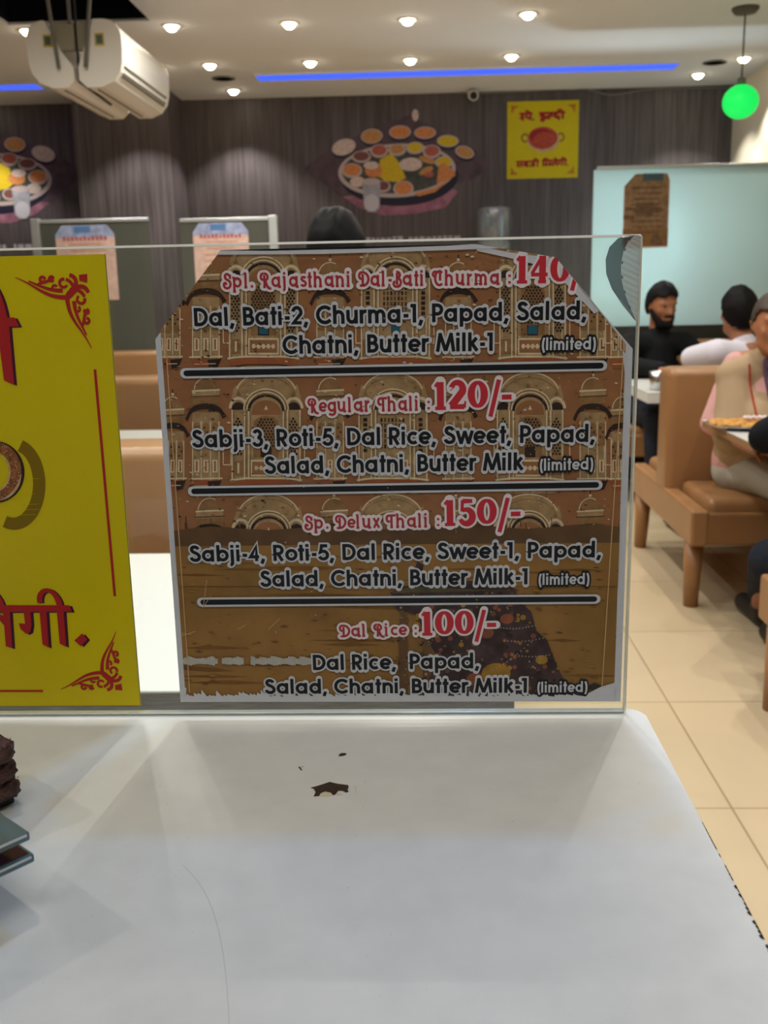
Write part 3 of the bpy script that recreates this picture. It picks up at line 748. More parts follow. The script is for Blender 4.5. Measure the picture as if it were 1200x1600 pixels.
# ================================================================== COUNTER
CT = 1.0
GY = 0.672                     # rear face of the glass screen
cr = atZ(1003, 1112, CT); CX1, CY1 = .1578, .676
t = empty('service_counter', (0, .3, 0)); tag(t, 'white laminate billing counter with chipped top under the glass menu screen', 'counter')
def rounded_top(bm, x0, x1, y0, y1, z0, z1, r, nseg=8):
    out = [(x0, y0)] + [(x1, y0)] + [(x1 - r + r * math.cos(a), y1 - r + r * math.sin(a)) for a in (PI / 2 * k / nseg for k in range(nseg + 1))] + [(x0, y1)]
    T = [bm.verts.new((x, y, z1)) for x, y in out]; B = [bm.verts.new((x, y, z0)) for x, y in out]
    f = bm.faces.new(T); f.material_index = 0; bm.faces.new(B[::-1]).material_index = 0
    for i in range(len(out)):
        q = bm.faces.new((B[i], B[(i + 1) % len(out)], T[(i + 1) % len(out)], T[i])); q.material_index = 1
    return f
bm = bmesh.new(); ftop = rounded_top(bm, -1.0, CX1, -.10, CY1, CT - .03 - .3, CT - .3, .012)
es = list(ftop.edges); bmesh.ops.bevel(bm, geom=es, offset=.0012, segments=2, affect='EDGES', material=0)
# worn patches of the laminate: thin flush inlays of bare core
def on_top(px, py): v = atZ(px, py, CT); return (v.x, v.y)
def chip(poly, mi, dz=.0002):
    pts = [on_top(*p) for p in poly]
    tri = tessellate_polygon([[Vector((x, y, 0)) for x, y in pts]])
    for tr_ in tri:
        vs = [bm.verts.new((pts[i][0], pts[i][1], CT + dz - .3)) for i in tr_]
        f = bm.faces.new(vs); f.material_index = mi; f.normal_update()
        if f.normal.z < 0: f.normal_flip()
chip([(485, 1231), (493, 1229), (500, 1227), (515, 1222), (528, 1225), (536, 1226), (544, 1227), (545, 1231), (543, 1234), (545, 1237), (541, 1239), (535, 1236), (529, 1236), (524, 1242), (520, 1243), (517, 1239), (508, 1237), (501, 1240), (499, 1244), (490, 1245), (493, 1238), (490, 1233)], 2)
chip([(499, 1245), (503, 1239), (510, 1237), (517, 1239), (519, 1243), (514, 1245)], 3, .0001)
chip([(524, 1243), (536, 1242), (528, 1239)], 3, .0001)
chip([(529, 1180), (533, 1177), (540, 1177), (542, 1179), (538, 1181), (530, 1182)], 2)
chip([(466, 1199), (468, 1198), (473, 1204), (470, 1204)], 2); chip([(468, 1199), (474, 1198), (474, 1199)], 2)
chip([(554, 1228), (556, 1228), (557, 1240), (556, 1241)], 3)
sc_ = bez((285, 1352), (330, 1390), (352, 1450), (358, 1600), 14)
for a_, b_ in zip(sc_, sc_[1:]): chip([(a_[0] - .35, a_[1]), (a_[0] + .35, a_[1]), (b_[0] + .35, b_[1]), (b_[0] - .35, b_[1])], 4, .00012)
for k in range(70):
    x_, y_ = 40 + 1000 * rnd.random(), 1160 + 430 * rnd.random(); l_ = 1.2 + 3 * rnd.random(); q_ = rnd.uniform(-2, 2)
    chip([(x_, y_), (x_ + .7, y_ + .3), (x_ + l_, y_ + q_), (x_ + l_ - .6, y_ + q_ - .3)], 4, .00013 + .000002 * k)
# nibbled edge of the laminate near the front right
for k in range(34):
    y = .398 + k * .0036
    if rnd.random() < .85:
        w_ = .0006 + .0022 * rnd.random() * (1 - k / 36)
        pts = [(CX1 - .0002, y - .002), (CX1 - .0002, y + .0022), (CX1 - w_, y + .0012), (CX1 - w_ * .8, y - .0009)]
        f = bm.faces.new([bm.verts.new((a_, b_, CT + .00022 - .3)) for a_, b_ in pts]); f.material_index = 2
for v in bm.verts: v.co.y -= .3; v.co.z += 0.3 ; 
o = obj('countertop', bm, [MT['laminate'], MT['edge'], MT['chip'], mat('pale_core', (190, 176, 150), .7), mat('hairline_scratch', (140, 138, 134), .6)], t)
bm = boxbm(-.98, CX1 - .015, -.08 - .3, CY1 - .016 - .3, 0, CT - .03); obj('base_cabinet', bm, MT['cabinet'], t)

# ================================================================== GLASS SCREEN
TL, TR = atY(0, 388, .669), atY(1003, 366, .669)
GX0, GX1, GZ1 = -.72, atY(990, 750, .669).x, (TL.z + TR.z) / 2
G0, G1 = .6660, .6720
t = empty('glass_screen', (GX1, G0, CT)); tag(t, 'clear glass screen standing on the counter with a chipped top right corner', 'glass screen')
bm = bmesh.new(); box(bm, GX0 - GX1, 0, 0, G1 - G0, .0005, GZ1 - CT, .0015, 1)
for f in bm.faces:
    f.normal_update(); n = f.normal
    f.material_index = 0 if abs(n.y) > .9 else 1
obj('glass_pane', bm, [MT['glass'], MT['glassedge']], t)
# shell-shaped fracture in the top right corner
def chip_fracture():
    def g(px, py): v = atY(px, py, G0); return (v.x - GX1, v.z - CT)
    left = [(984, 367), (966, 372), (952, 386), (946, 405), (947, 428), (956, 452), (972, 476), (992, 501)]
    right = [(1001, 368), (1001, 382), (1000.5, 400), (999.5, 420), (998.5, 440), (997.5, 460), (996, 480), (993.5, 501)]
    bm = bmesh.new(); N = 18; rows = []
    # resample rows
    def samp(pl, u):
        s_ = u * (len(pl) - 1); i = min(int(s_), len(pl) - 2); f_ = s_ - i
        return (pl[i][0] + (pl[i+1][0] - pl[i][0]) * f_, pl[i][1] + (pl[i+1][1] - pl[i][1]) * f_)
    R_ = 60
    for i in range(R_ + 1):
        u = i / R_; a_, b_ = samp(left, u), samp(right, u); row = []
        for j in range(N + 1):
            v = j / N; x, z = g(a_[0] + (b_[0] - a_[0]) * v, a_[1] + (b_[1] - a_[1]) * v)
            dep = -.0004 - .0009 * math.sin(PI * min(1, v * 1.1)) - (.00045 * math.sin(u * 95 - v * 7) * (v > .3) * min(1, (v - .3) * 3) if v > .3 else 0)
            row.append(bm.verts.new((x, dep, z)))
        rows.append(row)
    for i in range(R_):
        for j in range(N):
            f = bm.faces.new((rows[i][j], rows[i + 1][j], rows[i + 1][j + 1], rows[i][j + 1])); f.smooth = True
            f.material_index = 1 if j / N < .42 - .10 * math.sin(i * .7) * .3 else 0
    return bm
obj('corner_fracture', chip_fracture(), [MT['chipglass'], MT['chipdark']], t)

# ================================================================== YELLOW SHEET ON THE GLASS
UN = .669 / FPX                                   # metres per plane unit
PF = G0 - .0002
def pl(px, py):                                   # photograph point -> units on the sheet plane
    v = atY(px, py, PF); return (v.x / UN, (v.z - CT) / UN)
def toplane(base):
    return lambda a, b, l: Vector((a * UN, base - .00006 * l, CT + b * UN))
q = [pl(165, 397), pl(221, 1103)]
x1 = (q[0][0] + q[1][0]) / 2; zt, zb = q[0][1], q[1][1]
x0 = x1 - 560
bm = bmesh.new(); box(bm, x0 * UN, x1 * UN, PF - .0006, PF, CT + zb * UN, CT + zt * UN)
pr = Print(toplane(PF - .00065), YEL, [(x0, zb), (x1, zb), (x1, zt), (x0, zt)])
pr.ribbon([(x1 - .6, zb), (x1 - .6, zt)], 1.2, 'edge', 1); pr.ribbon([(x0, zb + .8), (x1, zb + .8)], 1.6, 'edge', 1)
def pp(l): return [pl(*p) for p in l]
flourish(pr, pl(137, 428), 1, 1, 1.0, 3)
flourish(pr, pl(192, 1078), 1, -1, .93, 3)
pr.ribbon(pp([(149, 577), (180, 931)]), 4.4, 'red', 3)
pr.ribbon([pl(-300, 1079), pl(68, 1079)], 3.6, 'red', 3)
# large red vowel sign
for dx, dy, m, l in ((4.5, 1.5, 'shade', 3), (0, 0, 'red', 5)):
    T = lambda L: pp([(x + dx, y + dy) for x, y in L])
    pr.poly(T([(-60, 496), (24, 496), (31, 510), (-60, 512)]), m, l)
    pr.poly(T([(-4, 508), (15, 508), (23, 601), (7, 594)]), m, l)
    pr.ribbon(pp([(x + dx, y + dy) for x, y in bez((-40, 452), (-30, 426), (-4, 440), (6, 500))]), [8, 10, 12, 13, 14, 14, 14, 14, 14, 14, 14, 14, 14], m, l)
    # lower word
    pr.poly(T([(-60, 945), (109, 945), (113, 955), (-60, 956)]), m, l)
    pr.poly(T([(5, 950), (16, 950), (20, 1012), (10, 1009)]), m, l)
    pr.ribbon(pp([(x + dx * .5, y + dy * .5) for x, y in [(-3, 962), (4, 966), (10, 974)]]), 9, m, l)
    pr.poly(T([(37, 950), (48, 950), (50, 976), (48, 987), (42, 990), (33, 982), (30, 973), (40, 974)]), m, l)
    pr.poly(T([(62, 950), (73, 950), (77, 1011), (67, 1006)]), m, l)
    pr.poly(T([(89, 950), (100, 950), (104, 1010), (94, 1005)]), m, l)
    pr.ribbon(pp([(x + dx * .7, y + dy * .7) for x, y in bez((63, 941), (58, 918), (86, 910), (95, 948))]), [9, 9, 9, 8.5, 8, 7.5, 7, 7, 7.5, 8, 9, 10, 10], m, l)
    pr.ribbon(pp([(x + dx * .7, y + dy * .7) for x, y in bez((-30, 920), (-12, 918), (-2, 930), (4, 946))]), 9, m, l)
    pr.poly(T([(117, 1000), (129, 989), (137, 998), (127, 1009)]), m, l)
# ring handle of the pan with its printed soft shadow
pr.ribbon(pp(arc(22, 756, 40, 62, 110, -75, 22)), 20, 'olive', 2)
pr.ribbon(pp(arc(-6, 737, 36, 39, 92, -92, 22)), 19, 'dark', 4)
pr.ribbon(pp(arc(-8, 736, 34, 38, 92, -92, 22)), 17, 'brown', 6)
pr.ribbon(pp(arc(-8, 736, 42, 46, 80, 5, 14)), [1 + 3 * math.sin(PI * k / 14) for k in range(15)], 'lightbrown', 7)
pr.ribbon(pp(arc(-10, 738, 26, 30, 85, -60, 14)), [1 + 2 * math.sin(PI * k / 14) for k in range(15)], 'lightbrown', 7)
for k in range(60):
    th = math.radians(-85 + 170 * rnd.random()); rr = .82 + .34 * rnd.random()
    c0 = pl(-8 + 34 * rr * math.cos(th), 736 - 38 * rr * math.sin(th)); pr.disc(c0, .5 + .8 * rnd.random(), rnd.choice(['lightbrown', 'dark', 'lightbrown']), 8, 6)
for k in range(9):
    x, y, l = 20 + 36 * rnd.random(), 740 + 8 * k, 14; pr.ribbon([pl(x - l, y), pl(x + l, y - .6)], .5, 'yellow', 3)
tag(pr.build('yellow_poster', None, bm), 'large yellow poster with red script on the glass screen beside the brown menu', 'poster')

# ================================================================== MENU SHEET ON THE GLASS
MEN = dict(paper=P3('paper_grey', (196, 198, 202), .35, .03, 200), wall=P3('wall_ochre', (146, 98, 62), .4, .12, 60), cream=P3('stone', (160, 130, 90), .4, .2, 160), light=P3('stone_light', (208, 188, 150), .4, .12, 160),
           mid=P3('stone_mid', (138, 102, 64), .4, .2, 160), dark=P3('stone_dark', (48, 36, 30), .4, .3, 100), brick=P3('brick', (150, 84, 50), .4, .15, 80), teal=P3('teal', (40, 92, 108), .4), umber=P3('umber', (96, 70, 44), .4, .25, 40),
           sand=P3('sand', (142, 104, 52), .4, .22, 26), sanddark=P3('sand_dark', (118, 80, 32), .4, .2, 40), ink=P3('ink', (22, 24, 28), .35), red=P3('menu_red', (190, 44, 56), .35), darkred=P3('menu_dark_red', (164, 50, 56), .35),
           pink=P3('pink_paper', (224, 212, 212), .35), line=P3('hairline', (196, 160, 112), .4), plum=P3('plum', (62, 46, 46), .4, .5, 90), rust=P3('rust', (132, 74, 50), .4, .3, 90), gold=P3('gold', (150, 112, 40), .4, .3, 90), bead=P3('bead', (150, 136, 118), .4, .2, 90),
           green=P3('olive_green', (84, 78, 50), .4, .4, 60), torn=P3('torn_paper', (176, 172, 160), .6, .1, 200))

def facade(pr, C, yb, big, small, dome_top=True):
    pass

def menu_print(pr, C, R_, full=True):
    """C(px,py) maps photograph points to sheet units; layers keep the ink order"""
    L = 1
    def rect(x0, y0, x1, y1, m, l): pr.poly([C(x0, y0), C(x1, y0), C(x1, y1), C(x0, y1)], m, l)
    def rib(pts, w_, m, l, closed=False): pr.ribbon([C(*p) for p in pts], w_, m, l, closed)
    def pol(pts, m, l): pr.poly([C(*p) for p in pts], m, l)
    # ground: ochre wall above, sand below
    pol([(232, 391), (1000, 383), (1000, 700), (1000, 852), (250, 858), (232, 600)], 'wall', 1)
    pol([(250, 857), (1000, 851), (1000, 1100), (250, 1100)], 'sand', 1)
    for k in range(26):
        y = 866 + 225 * rnd.random(); x = 290 + 640 * rnd.random(); l = 25 + 70 * rnd.random()
        pol([(x - l, y), (x, y - 2 - 3 * rnd.random()), (x + l, y + 1), (x, y + 3)], 'sanddark', 2)
    def arcpx(cx, cy, rx, ry, a0, a1, n=16): return [(cx + rx * math.cos(math.radians(a0 + (a1 - a0) * k / n)), cy - ry * math.sin(math.radians(a0 + (a1 - a0) * k / n))) for k in range(n + 1)]
    def lattice(cx, y0, y1, wd, l, m='dark'):
        st = 5.2; n = 0; y = y0
        while y < y1:
            x = cx - wd / 2 + (st / 2 if n % 2 else 0)
            while x <= cx + wd / 2:
                if not (y - y0 < wd * .3 and abs(x - cx) > wd / 2 * (.55 + .45 * (y - y0) / (wd * .3 + 1e-6))):
                    pr.disc(C(x, y), 1.9, m, l, 6, 2.1)
                x += st
            y += st * .88; n += 1
    def big_bay(cx, yt, yb, wd, style=0, cut=9999):
        h = wd / 2
        # pediment of nested arches
        pol([(cx - h, yb - 8), (cx - h, yt + 42), (cx - h * .9, yt + 22)] + arcpx(cx, yt + 38, h * .88, 34, 160, 20, 14) + [(cx + h * .9, yt + 22), (cx + h, yt + 42), (cx + h, yb - 8)], 'cream', 2)
        rib(arcpx(cx, yt + 38, h * .88, 34, 165, 15), 2.2, 'light', 3); rib(arcpx(cx, yt + 40, h * .82, 28, 165, 15), 1.2, 'mid', 3)
        for s_ in (-1, 1):      # side lobes
            rib(arcpx(cx + s_ * h * .80, yt + 60, h * .24, 16, 180, 0, 10), 4.4, 'light', 4); pol(arcpx(cx + s_ * h * .80, yt + 62, h * .2, 12, 180, 0, 10) , 'dark', 4)
            pol([(cx + s_ * h * .80 - 4, yt + 40), (cx + s_ * h * .80, yt + 30), (cx + s_ * h * .80 + 4, yt + 40)], 'mid', 4)
        rib(arcpx(cx, yt + 62, h * .60, 30, 180, 0), 7, 'light', 5); rib(arcpx(cx, yt + 62, h * .60, 30, 180, 0), 2.4, 'mid', 6); rib(arcpx(cx, yt + 64, h * .50, 24, 180, 0), 4, 'dark', 6)
        pol(arcpx(cx, yt + 64, h * .46, 22, 180, 0) + [(cx + h * .46, yb - 12), (cx - h * .46, yb - 12)], 'cream', 5)
        pol(arcpx(cx, yt + 66, h * .42, 19, 180, 0) + [(cx + h * .42, yt + 70), (cx - h * .42, yt + 70)], 'wall', 6)
        pol([(cx - 3, yt + 62), (cx, yt + 55), (cx + 3, yt + 62)], 'light', 7)
        # pilasters
        for xx in (-h * .98, -h * .62, -h * .50, h * .50, h * .62, h * .98):
            rib([(cx + xx, yt + 62), (cx + xx, min(cut, yb - 10))], 2.2, 'light', 6); rib([(cx + xx + 2.2, yt + 64), (cx + xx + 2.2, min(cut, yb - 10))], 1.3, 'mid', 6)
        wt, wb = yt + 72, yb - 48
        if style == 0 or style == 2:
            pol(arcpx(cx, wt + 12, h * .36, 12, 180, 0) + [(cx + h * .36, wb), (cx - h * .36, wb)], 'mid', 7)
            lattice(cx, wt + 5, wb - 16, h * .66, 8)
            rect(cx - h * .16, wb - 16, cx + h * .16, wb, 'dark', 8)
            for s_ in (-1, 1): lattice(cx + s_ * h * .80, wt + 4, wb - 4, h * .22, 8)
        else:
            for r0 in range(6):
                for c0 in range(7):
                    if r0 < 6: rect(cx - h * .36 + c0 * h * .105, wt + 3 + r0 * 8.2, cx - h * .36 + c0 * h * .105 + h * .06, wt + 9 + r0 * 8.2, 'umber' if (r0 + c0) % 3 else 'dark', 8)
            for s_ in (-1, 1):
                for r0 in range(7): rect(cx + s_ * h * .80 - 3, wt + 3 + r0 * 8, cx + s_ * h * .80 + 3, wt + 8 + r0 * 8, 'dark', 8)
        # lower panel
        rect(cx - h * .44, yb - 44, cx + h * .44, yb - 18, 'light', 7); rect(cx - h * .40, yb - 41, cx + h * .40, yb - 21, 'wall', 8)
        for k in range(5): pr.disc(C(cx + (k - 2) * h * .14, yb - 31), 3.0, 'light', 9, 8, 4.0); 
        rib([(cx - h * .32, yb - 31), (cx + h * .32, yb - 31)], 1.6, 'light', 9)
        for s_ in (-1, 1):
            rect(cx + s_ * h * .80 - 7, yb - 42, cx + s_ * h * .80 + 7, yb - 20, 'mid', 7); rib([(cx + s_ * h * .80, yb - 39), (cx + s_ * h * .80, yb - 23)], 3, 'light', 8)
        # corbelled base
        rib([(cx - h * 1.04, yb - 12), (cx - h * .6, yb - 15), (cx + h * .6, yb - 15), (cx + h * 1.04, yb - 12)], 3.0, 'light', 7)
        pol([(cx - h, yb - 9), (cx - h * .55, yb - 13), (cx + h * .55, yb - 13), (cx + h, yb - 9), (cx + h * .9, yb), (cx + h * .5, yb - 3), (cx - h * .5, yb - 3), (cx - h * .9, yb)], 'brick', 7)
        pol([(cx - h * .88, yb + 1), (cx - h * .5, yb - 2), (cx + h * .5, yb - 2), (cx + h * .88, yb + 1), (cx + h * .7, yb + 9), (cx - h * .7, yb + 9)], 'cream', 7)
        rib([(cx - h * .85, yb + 2), (cx - h * .5, yb - 2), (cx + h * .5, yb - 2), (cx + h * .85, yb + 2)], 1.6, 'dark', 8)
        for xx in (-.5, 0, .5): rib([(cx + xx * h, yb - 1), (cx + xx * h, yb + 9)], 1.2, 'umber', 8)
    def turret(cx, yt, yb, wd, dk=True):
        h = wd / 2
        pol([(cx - h * .8, yb - 8), (cx - h * .8, yt + 66), (cx + h * .8, yt + 66), (cx + h * .8, yb - 8)], 'cream', 2)
        rib([(cx, yt), (cx, yt + 18)], 1.6, 'dark', 3); pr.disc(C(cx, yt + 8), 2.5, 'light', 3, 8)
        pol(arcpx(cx, yt + 32, h * .70, 20, 180, 0), 'mid', 3); rib(arcpx(cx, yt + 32, h * .70, 20, 175, 60), 1.6, 'light', 4)
        pol([(cx - h * .78, yt + 31), (cx + h * .78, yt + 29), (cx + h * .84, yt + 42), (cx - h * .84, yt + 44)], 'cream', 4)
        rib([(cx - h * .84, yt + 33), (cx + h * .84, yt + 31)], 2.6, 'light', 5); rib([(cx - h * .9, yt + 42), (cx + h * .9, yt + 40)], 2.2, 'umber', 5)
        pol([(cx - h * .78, yt + 43), (cx + h * .78, yt + 41), (cx + h * .8, yt + 52), (cx - h * .8, yt + 54)], 'mid', 4)
        pol([(cx - h * 1.25, yt + 76)] + arcpx(cx, yt + 68, h * 1.05, 16, 165, 15, 10) + [(cx + h * 1.25, yt + 72), (cx + h * 1.0, yt + 76)] + arcpx(cx, yt + 72, h * .95, 11, 20, 160, 8) + [(cx - h * 1.1, yt + 80)], 'dark', 6)
        for xx in (-.55, 0, .55):
            pol(arcpx(cx + xx * h, yt + 90, h * .2, 8, 180, 0, 8) + [(cx + xx * h + h * .2, yt + 118), (cx + xx * h - h * .2, yt + 118)], 'mid', 4)
            for q_ in range(3): pr.disc(C(cx + xx * h - 2 + 4 * (q_ % 2), yt + 90 + q_ * 7), 1.6, 'dark', 5, 6)
            rect(cx + xx * h - h * .16, yb - 44, cx + xx * h + h * .16, yb - 24, 'light', 4); rib([(cx + xx * h, yb - 42), (cx + xx * h, yb - 26)], 2.4, 'brick', 5)
        for xx in (-.8, -.28, .28, .8): rib([(cx + xx * h, yt + 80), (cx + xx * h, yb - 10)], 1.6, 'light', 5)
        rib([(cx - h, yb - 14), (cx + h, yb - 15)], 2.6, 'light', 5); pol([(cx - h * .95, yb - 12), (cx + h * .95, yb - 12), (cx + h * .6, yb + 4), (cx - h * .6, yb + 4)], 'brick', 5)
        pol([(cx + h * .1, yb - 10), (cx + h * .95, yb - 12), (cx + h * .7, yb + 2), (cx + h * .2, yb + 4)], 'dark', 6)
        rib([(cx - h * .7, yb - 3), (cx + h * .6, yb - 4)], 1.2, 'light', 6)
    # three storeys
    bigs = [(412, 108, 0), (618, 108, 1), (832, 104, 2)]; smalls = [(322, 52), (516, 52), (716, 50), (926, 50)]
    for (yt, yb, k) in ((372, 572, 0), (578, 762, 1)):
        for cx, wd, stl in bigs: big_bay(cx + (4 if yt > 500 else 0) * (1 if cx < 600 else -1), yt, yb, wd, stl)
        for cx, wd in smalls: turret(cx, yt + (26 if k == 0 else 0), yb, wd)
        for cx in (264 + (6 if k else 0), 972): turret(cx, yt + 30, yb, 44)
        # little blind windows between bays
        for cx in (355, 366 + 104, 562, 672, 778, 884, 950):
            yy = yb - 78
            rib([(cx - 6, yy + 42), (cx - 6, yy + 4), (cx - 3, yy), (cx + 3, yy), (cx + 6, yy + 4), (cx + 6, yy + 42), (cx - 6, yy + 42)], 1.6, 'light', 3)
    for cx in (412, 618, 832): rect(cx - 7, 508, cx + 7, 522, 'teal', 9)
    # third storey fading into shade above the sand
    for cx, wd, stl in bigs: big_bay(cx + (8 if cx < 600 else -6), 768, 905, wd, 1, 850)
    for cx, wd in smalls: turret(cx + (6 if cx < 600 else -4), 766, 905, wd)
    pol([(262, 830), (330, 822), (420, 828), (520, 820), (620, 828), (720, 818), (820, 826), (930, 818), (985, 826), (985, 852), (262, 858)], 'umber', 10)
    for k in range(90):
        x = 275 + 700 * rnd.random(); y = 806 + 40 * rnd.random(); rib([(x, y), (x + 1, y + 6 + 10 * rnd.random())], .8 + 1.2 * rnd.random(), rnd.choice(['umber', 'mid', 'dark', 'umber']), 10)
    pol([(262, 853), (985, 847), (985, 905 + 10), (262, 915)], 'sand', 11); 
    for k in range(16):
        y = 866 + 40 * rnd.random(); x = 290 + 640 * rnd.random(); l = 20 + 50 * rnd.random()
        pol([(x - l, y), (x, y - 2), (x + l, y + 1), (x, y + 2)], 'sanddark', 12)
    # decked-out camel at the lower right
    pol([(610, 925), (640, 915), (690, 905), (760, 908), (805, 920), (812, 940), (830, 955), (838, 985), (855, 1000), (868, 1035), (880, 1060), (905, 1075), (915, 1092), (690, 1094), (672, 1060), (680, 1020), (664, 990), (650, 960), (620, 952)], 'plum', 12)
    pol([(612, 926), (640, 916), (800, 922), (796, 936), (640, 946), (616, 950)], 'green', 12)
    for cx in (630, 668):
        pol([(cx - 5, 950), (cx + 6, 950), (cx + 8, 1092), (cx - 8, 1092)], 'umber', 12)
    for k in range(330):
        u = rnd.random(); y = 925 + 165 * u; xl = 640 + 30 * u; xr = 800 + 105 * u
        x = xl + (xr - xl) * rnd.random(); m = rnd.choice(['plum', 'plum', 'dark', 'rust', 'gold', 'bead', 'dark', 'umber', 'plum'])
        pr.disc(C(x, y), (1.2 if m == 'bead' else 3.2) * (.5 + rnd.random()), m, 13 + (m == 'bead'), 8, None, 0)
    for k in range(70):
        cx = rnd.choice((630, 668)); y = 948 + 140 * rnd.random(); pr.disc(C(cx - 8 + 16 * rnd.random(), y), .8 + 2.2 * rnd.random(), rnd.choice(['bead', 'dark', 'umber', 'rust', 'green']), 13, 7)
    for (x, y, r0, m) in ((792, 966, 11, 'rust'), (760, 988, 12, 'rust'), (846, 1030, 10, 'gold'), (775, 1052, 24, 'gold'), (742, 1060, 14, 'rust'), (660, 1086, 12, 'plum')): pr.disc(C(x, y), r0, m, 14, 14, r0 * .8)
    for (xa, ya, xb, yb_) in ((782, 980, 836, 976), (788, 1000, 848, 996), (800, 1022, 858, 1022), (770, 1046, 830, 1002)):
        for q_ in range(12): pr.disc(C(xa + (xb - xa) * q_ / 11, ya + (yb_ - ya) * q_ / 11 + 3 * math.sin(q_ / 11 * PI)), 1.3, 'bead', 15, 6)
    pol([(648, 888), (652, 876), (662, 882), (660, 892)], 'plum', 13)
    for k in range(1500):
        x, y = 248 + 742 * rnd.random(), 393 + 440 * rnd.random(); a_ = .6 + 1.6 * rnd.random() ** 2
        m = rnd.choice(['mid', 'umber', 'brick', 'light', 'cream', 'mid', 'dark', 'umber'])
        pol([(x - a_ * 1.6, y), (x, y - a_ * .8), (x + a_ * 1.8, y + a_ * .3), (x + a_ * .2, y + a_ * .9)], m, 10)
    for k in range(240):
        x, y = 262 + 715 * rnd.random(), 862 + 225 * rnd.random(); a_ = .8 + 2.0 * rnd.random()
        pol([(x - a_ * 3, y), (x, y - a_ * .5), (x + a_ * 3, y + a_ * .3), (x, y + a_ * .6)], rnd.choice(['sanddark', 'umber', 'gold', 'sanddark']), 12)
    # printed hairlines
    rib([(258, 512), (297, 1080)], 1.6, 'line', 16); rib([(976, 512), (940, 1072)], 1.6, 'line', 16)
    if not full: return
    K = 17
    FT = dict(fill='ink', halo='paper', halo_w=2.7)
    def g_(s_, xa, xb, ya, yb_, cap=28, stroke=5.4): set_line(pr, s_, GOTHIC, C(xa, ya), C(xb, yb_), cap, stroke, K, space=.02, **FT)
    def lim(xa, xb, ya, yb_): set_line(pr, '(limited)', GOTHIC, C(xa, ya), C(xb, yb_), 19, 3.2, K, 'paper', 'ink', 2.6, .04)
    def red(s_, xa, xb, ya, yb_, cap=22): set_line(pr, s_, SWASH, C(xa, ya), C(xb, yb_), cap, 3.7, K, 'darkred', 'pink', 3.6, .03)
    def num(s_, xa, xb, ya, yb_, cap): set_line(pr, s_, NUM, C(xa, ya), C(xb, yb_), cap, 6, K, 'red', 'pink', 3.4, .04)
    def bar(xa, ya, xb, yb_):
        pr.ribbon([C(xa, ya), C(xb, yb_)], 16, 'paper', K, False, True); pr.ribbon([C(xa + 2, ya), C(xb - 2, yb_)], 9, 'ink', K + 1, False, True)
    red('Spl. Rajasthani Dal-Bati Churma :', 351, 799, 450, 444); num('140/-', 806, 927, 443, 441, 42)
    g_('Dal, Bati-2, Churma-1, Papad, Salad,', 305, 917, 510, 499); g_('Chatni, Butter Milk-1', 444, 772, 553, 548); lim(847, 930, 547, 546)
    bar(290, 583, 940, 571)
    red('Regular Thali :', 484, 673, 644, 640); num('120/-', 679, 800, 640, 637, 45)
    g_('Sabji-3, Roti-5, Dal Rice, Sweet, Papad,', 303, 930, 699, 690); g_('Salad, Chatni, Butter Milk', 416, 817, 740, 734); lim(844, 926, 735, 733)
    bar(302, 767, 933, 757)
    red('Sp. Delux Thali :', 478, 688, 826, 822); num('150/-', 694, 814, 821, 818, 44)
    g_('Sabji-4, Roti-5, Dal Rice, Sweet-1, Papad,', 299, 940, 877, 870, 27); g_('Salad, Chatni, Butter Milk-1', 409, 826, 916, 912, 27); lim(842, 920, 913, 912)
    bar(316, 940, 930, 935)
    red('Dal Rice :', 533, 653, 994, 991, 21); num('100/-', 659, 776, 992, 990, 43)
    g_('Dal Rice,  Papad,', 490, 750, 1046, 1043, 27); g_('Salad, Chatni, Butter Milk-1', 416, 825, 1083, 1081, 26); lim(840, 917, 1081, 1080)
    # wear: torn top print, scraped band, frayed lower edge, scratches
    pol([(335, 391), (420, 388), (600, 384), (720, 380), (780, 380), (780, 388), (700, 391), (500, 397), (340, 398)], 'paper', 19)
    pol([(341, 391.5), (392, 387), (520, 386), (640, 382), (770, 379.5), (700, 384), (560, 389), (420, 392)], 'ink', 20)
    pol([(742, 384), (800, 395), (868, 404), (935, 486), (928, 490), (862, 420), (800, 404), (745, 392)], 'paper', 17)
    for k in range(46):
        x = 283 + 202 * k / 45; hh = 3 + 5 * rnd.random() * (1 if k % 9 else .2)
        if k not in (13, 14, 22, 23, 24): pol([(x - 3, 1031 - hh), (x + 4, 1030 - hh * .6), (x + 4, 1034 + hh * .7), (x - 3, 1035 + hh * .3)], 'torn', 16)
    for k in range(120):
        x = 272 + 690 * k / 119; hh = 2 + 7 * rnd.random(); 
        pol([(x - 4, 1098), (x - 3, 1088 - hh * (1 if k % 4 else 1.6) * (.7 if x > 420 else 1)), (x + 4, 1089 - hh * .6), (x + 5, 1098)], 'paper', 16)
    pol([(938, 1072), (965, 1064), (966, 1100), (900, 1100), (915, 1084)], 'paper', 16)
    pol([(905, 1078), (928, 1066), (946, 1072), (930, 1076)], 'dark', 15)
    pol([(278, 1066), (292, 1074), (290, 1095), (280, 1095)], 'paper', 16)
    pol([(972, 548), (985, 560), (985, 700), (978, 640), (976, 590)], 'paper', 16)
    for k in range(26):
        x, y = 300 + 620 * rnd.random(), 400 + 680 * rnd.random()
        pol([(x, y), (x + 1 + 2 * rnd.random(), y - 1), (x + 2, y + 1.4)], 'light', 21)
    for (xa, ya, xb, yb_) in ((262, 985, 300, 990), (268, 998, 306, 985), (324, 905, 318, 950), (330, 930, 318, 948), (385, 975, 372, 982), (438, 965, 420, 982), (560, 800, 566, 806)): rib([(xa, ya), (xb, yb_)], .9, 'line', 21)
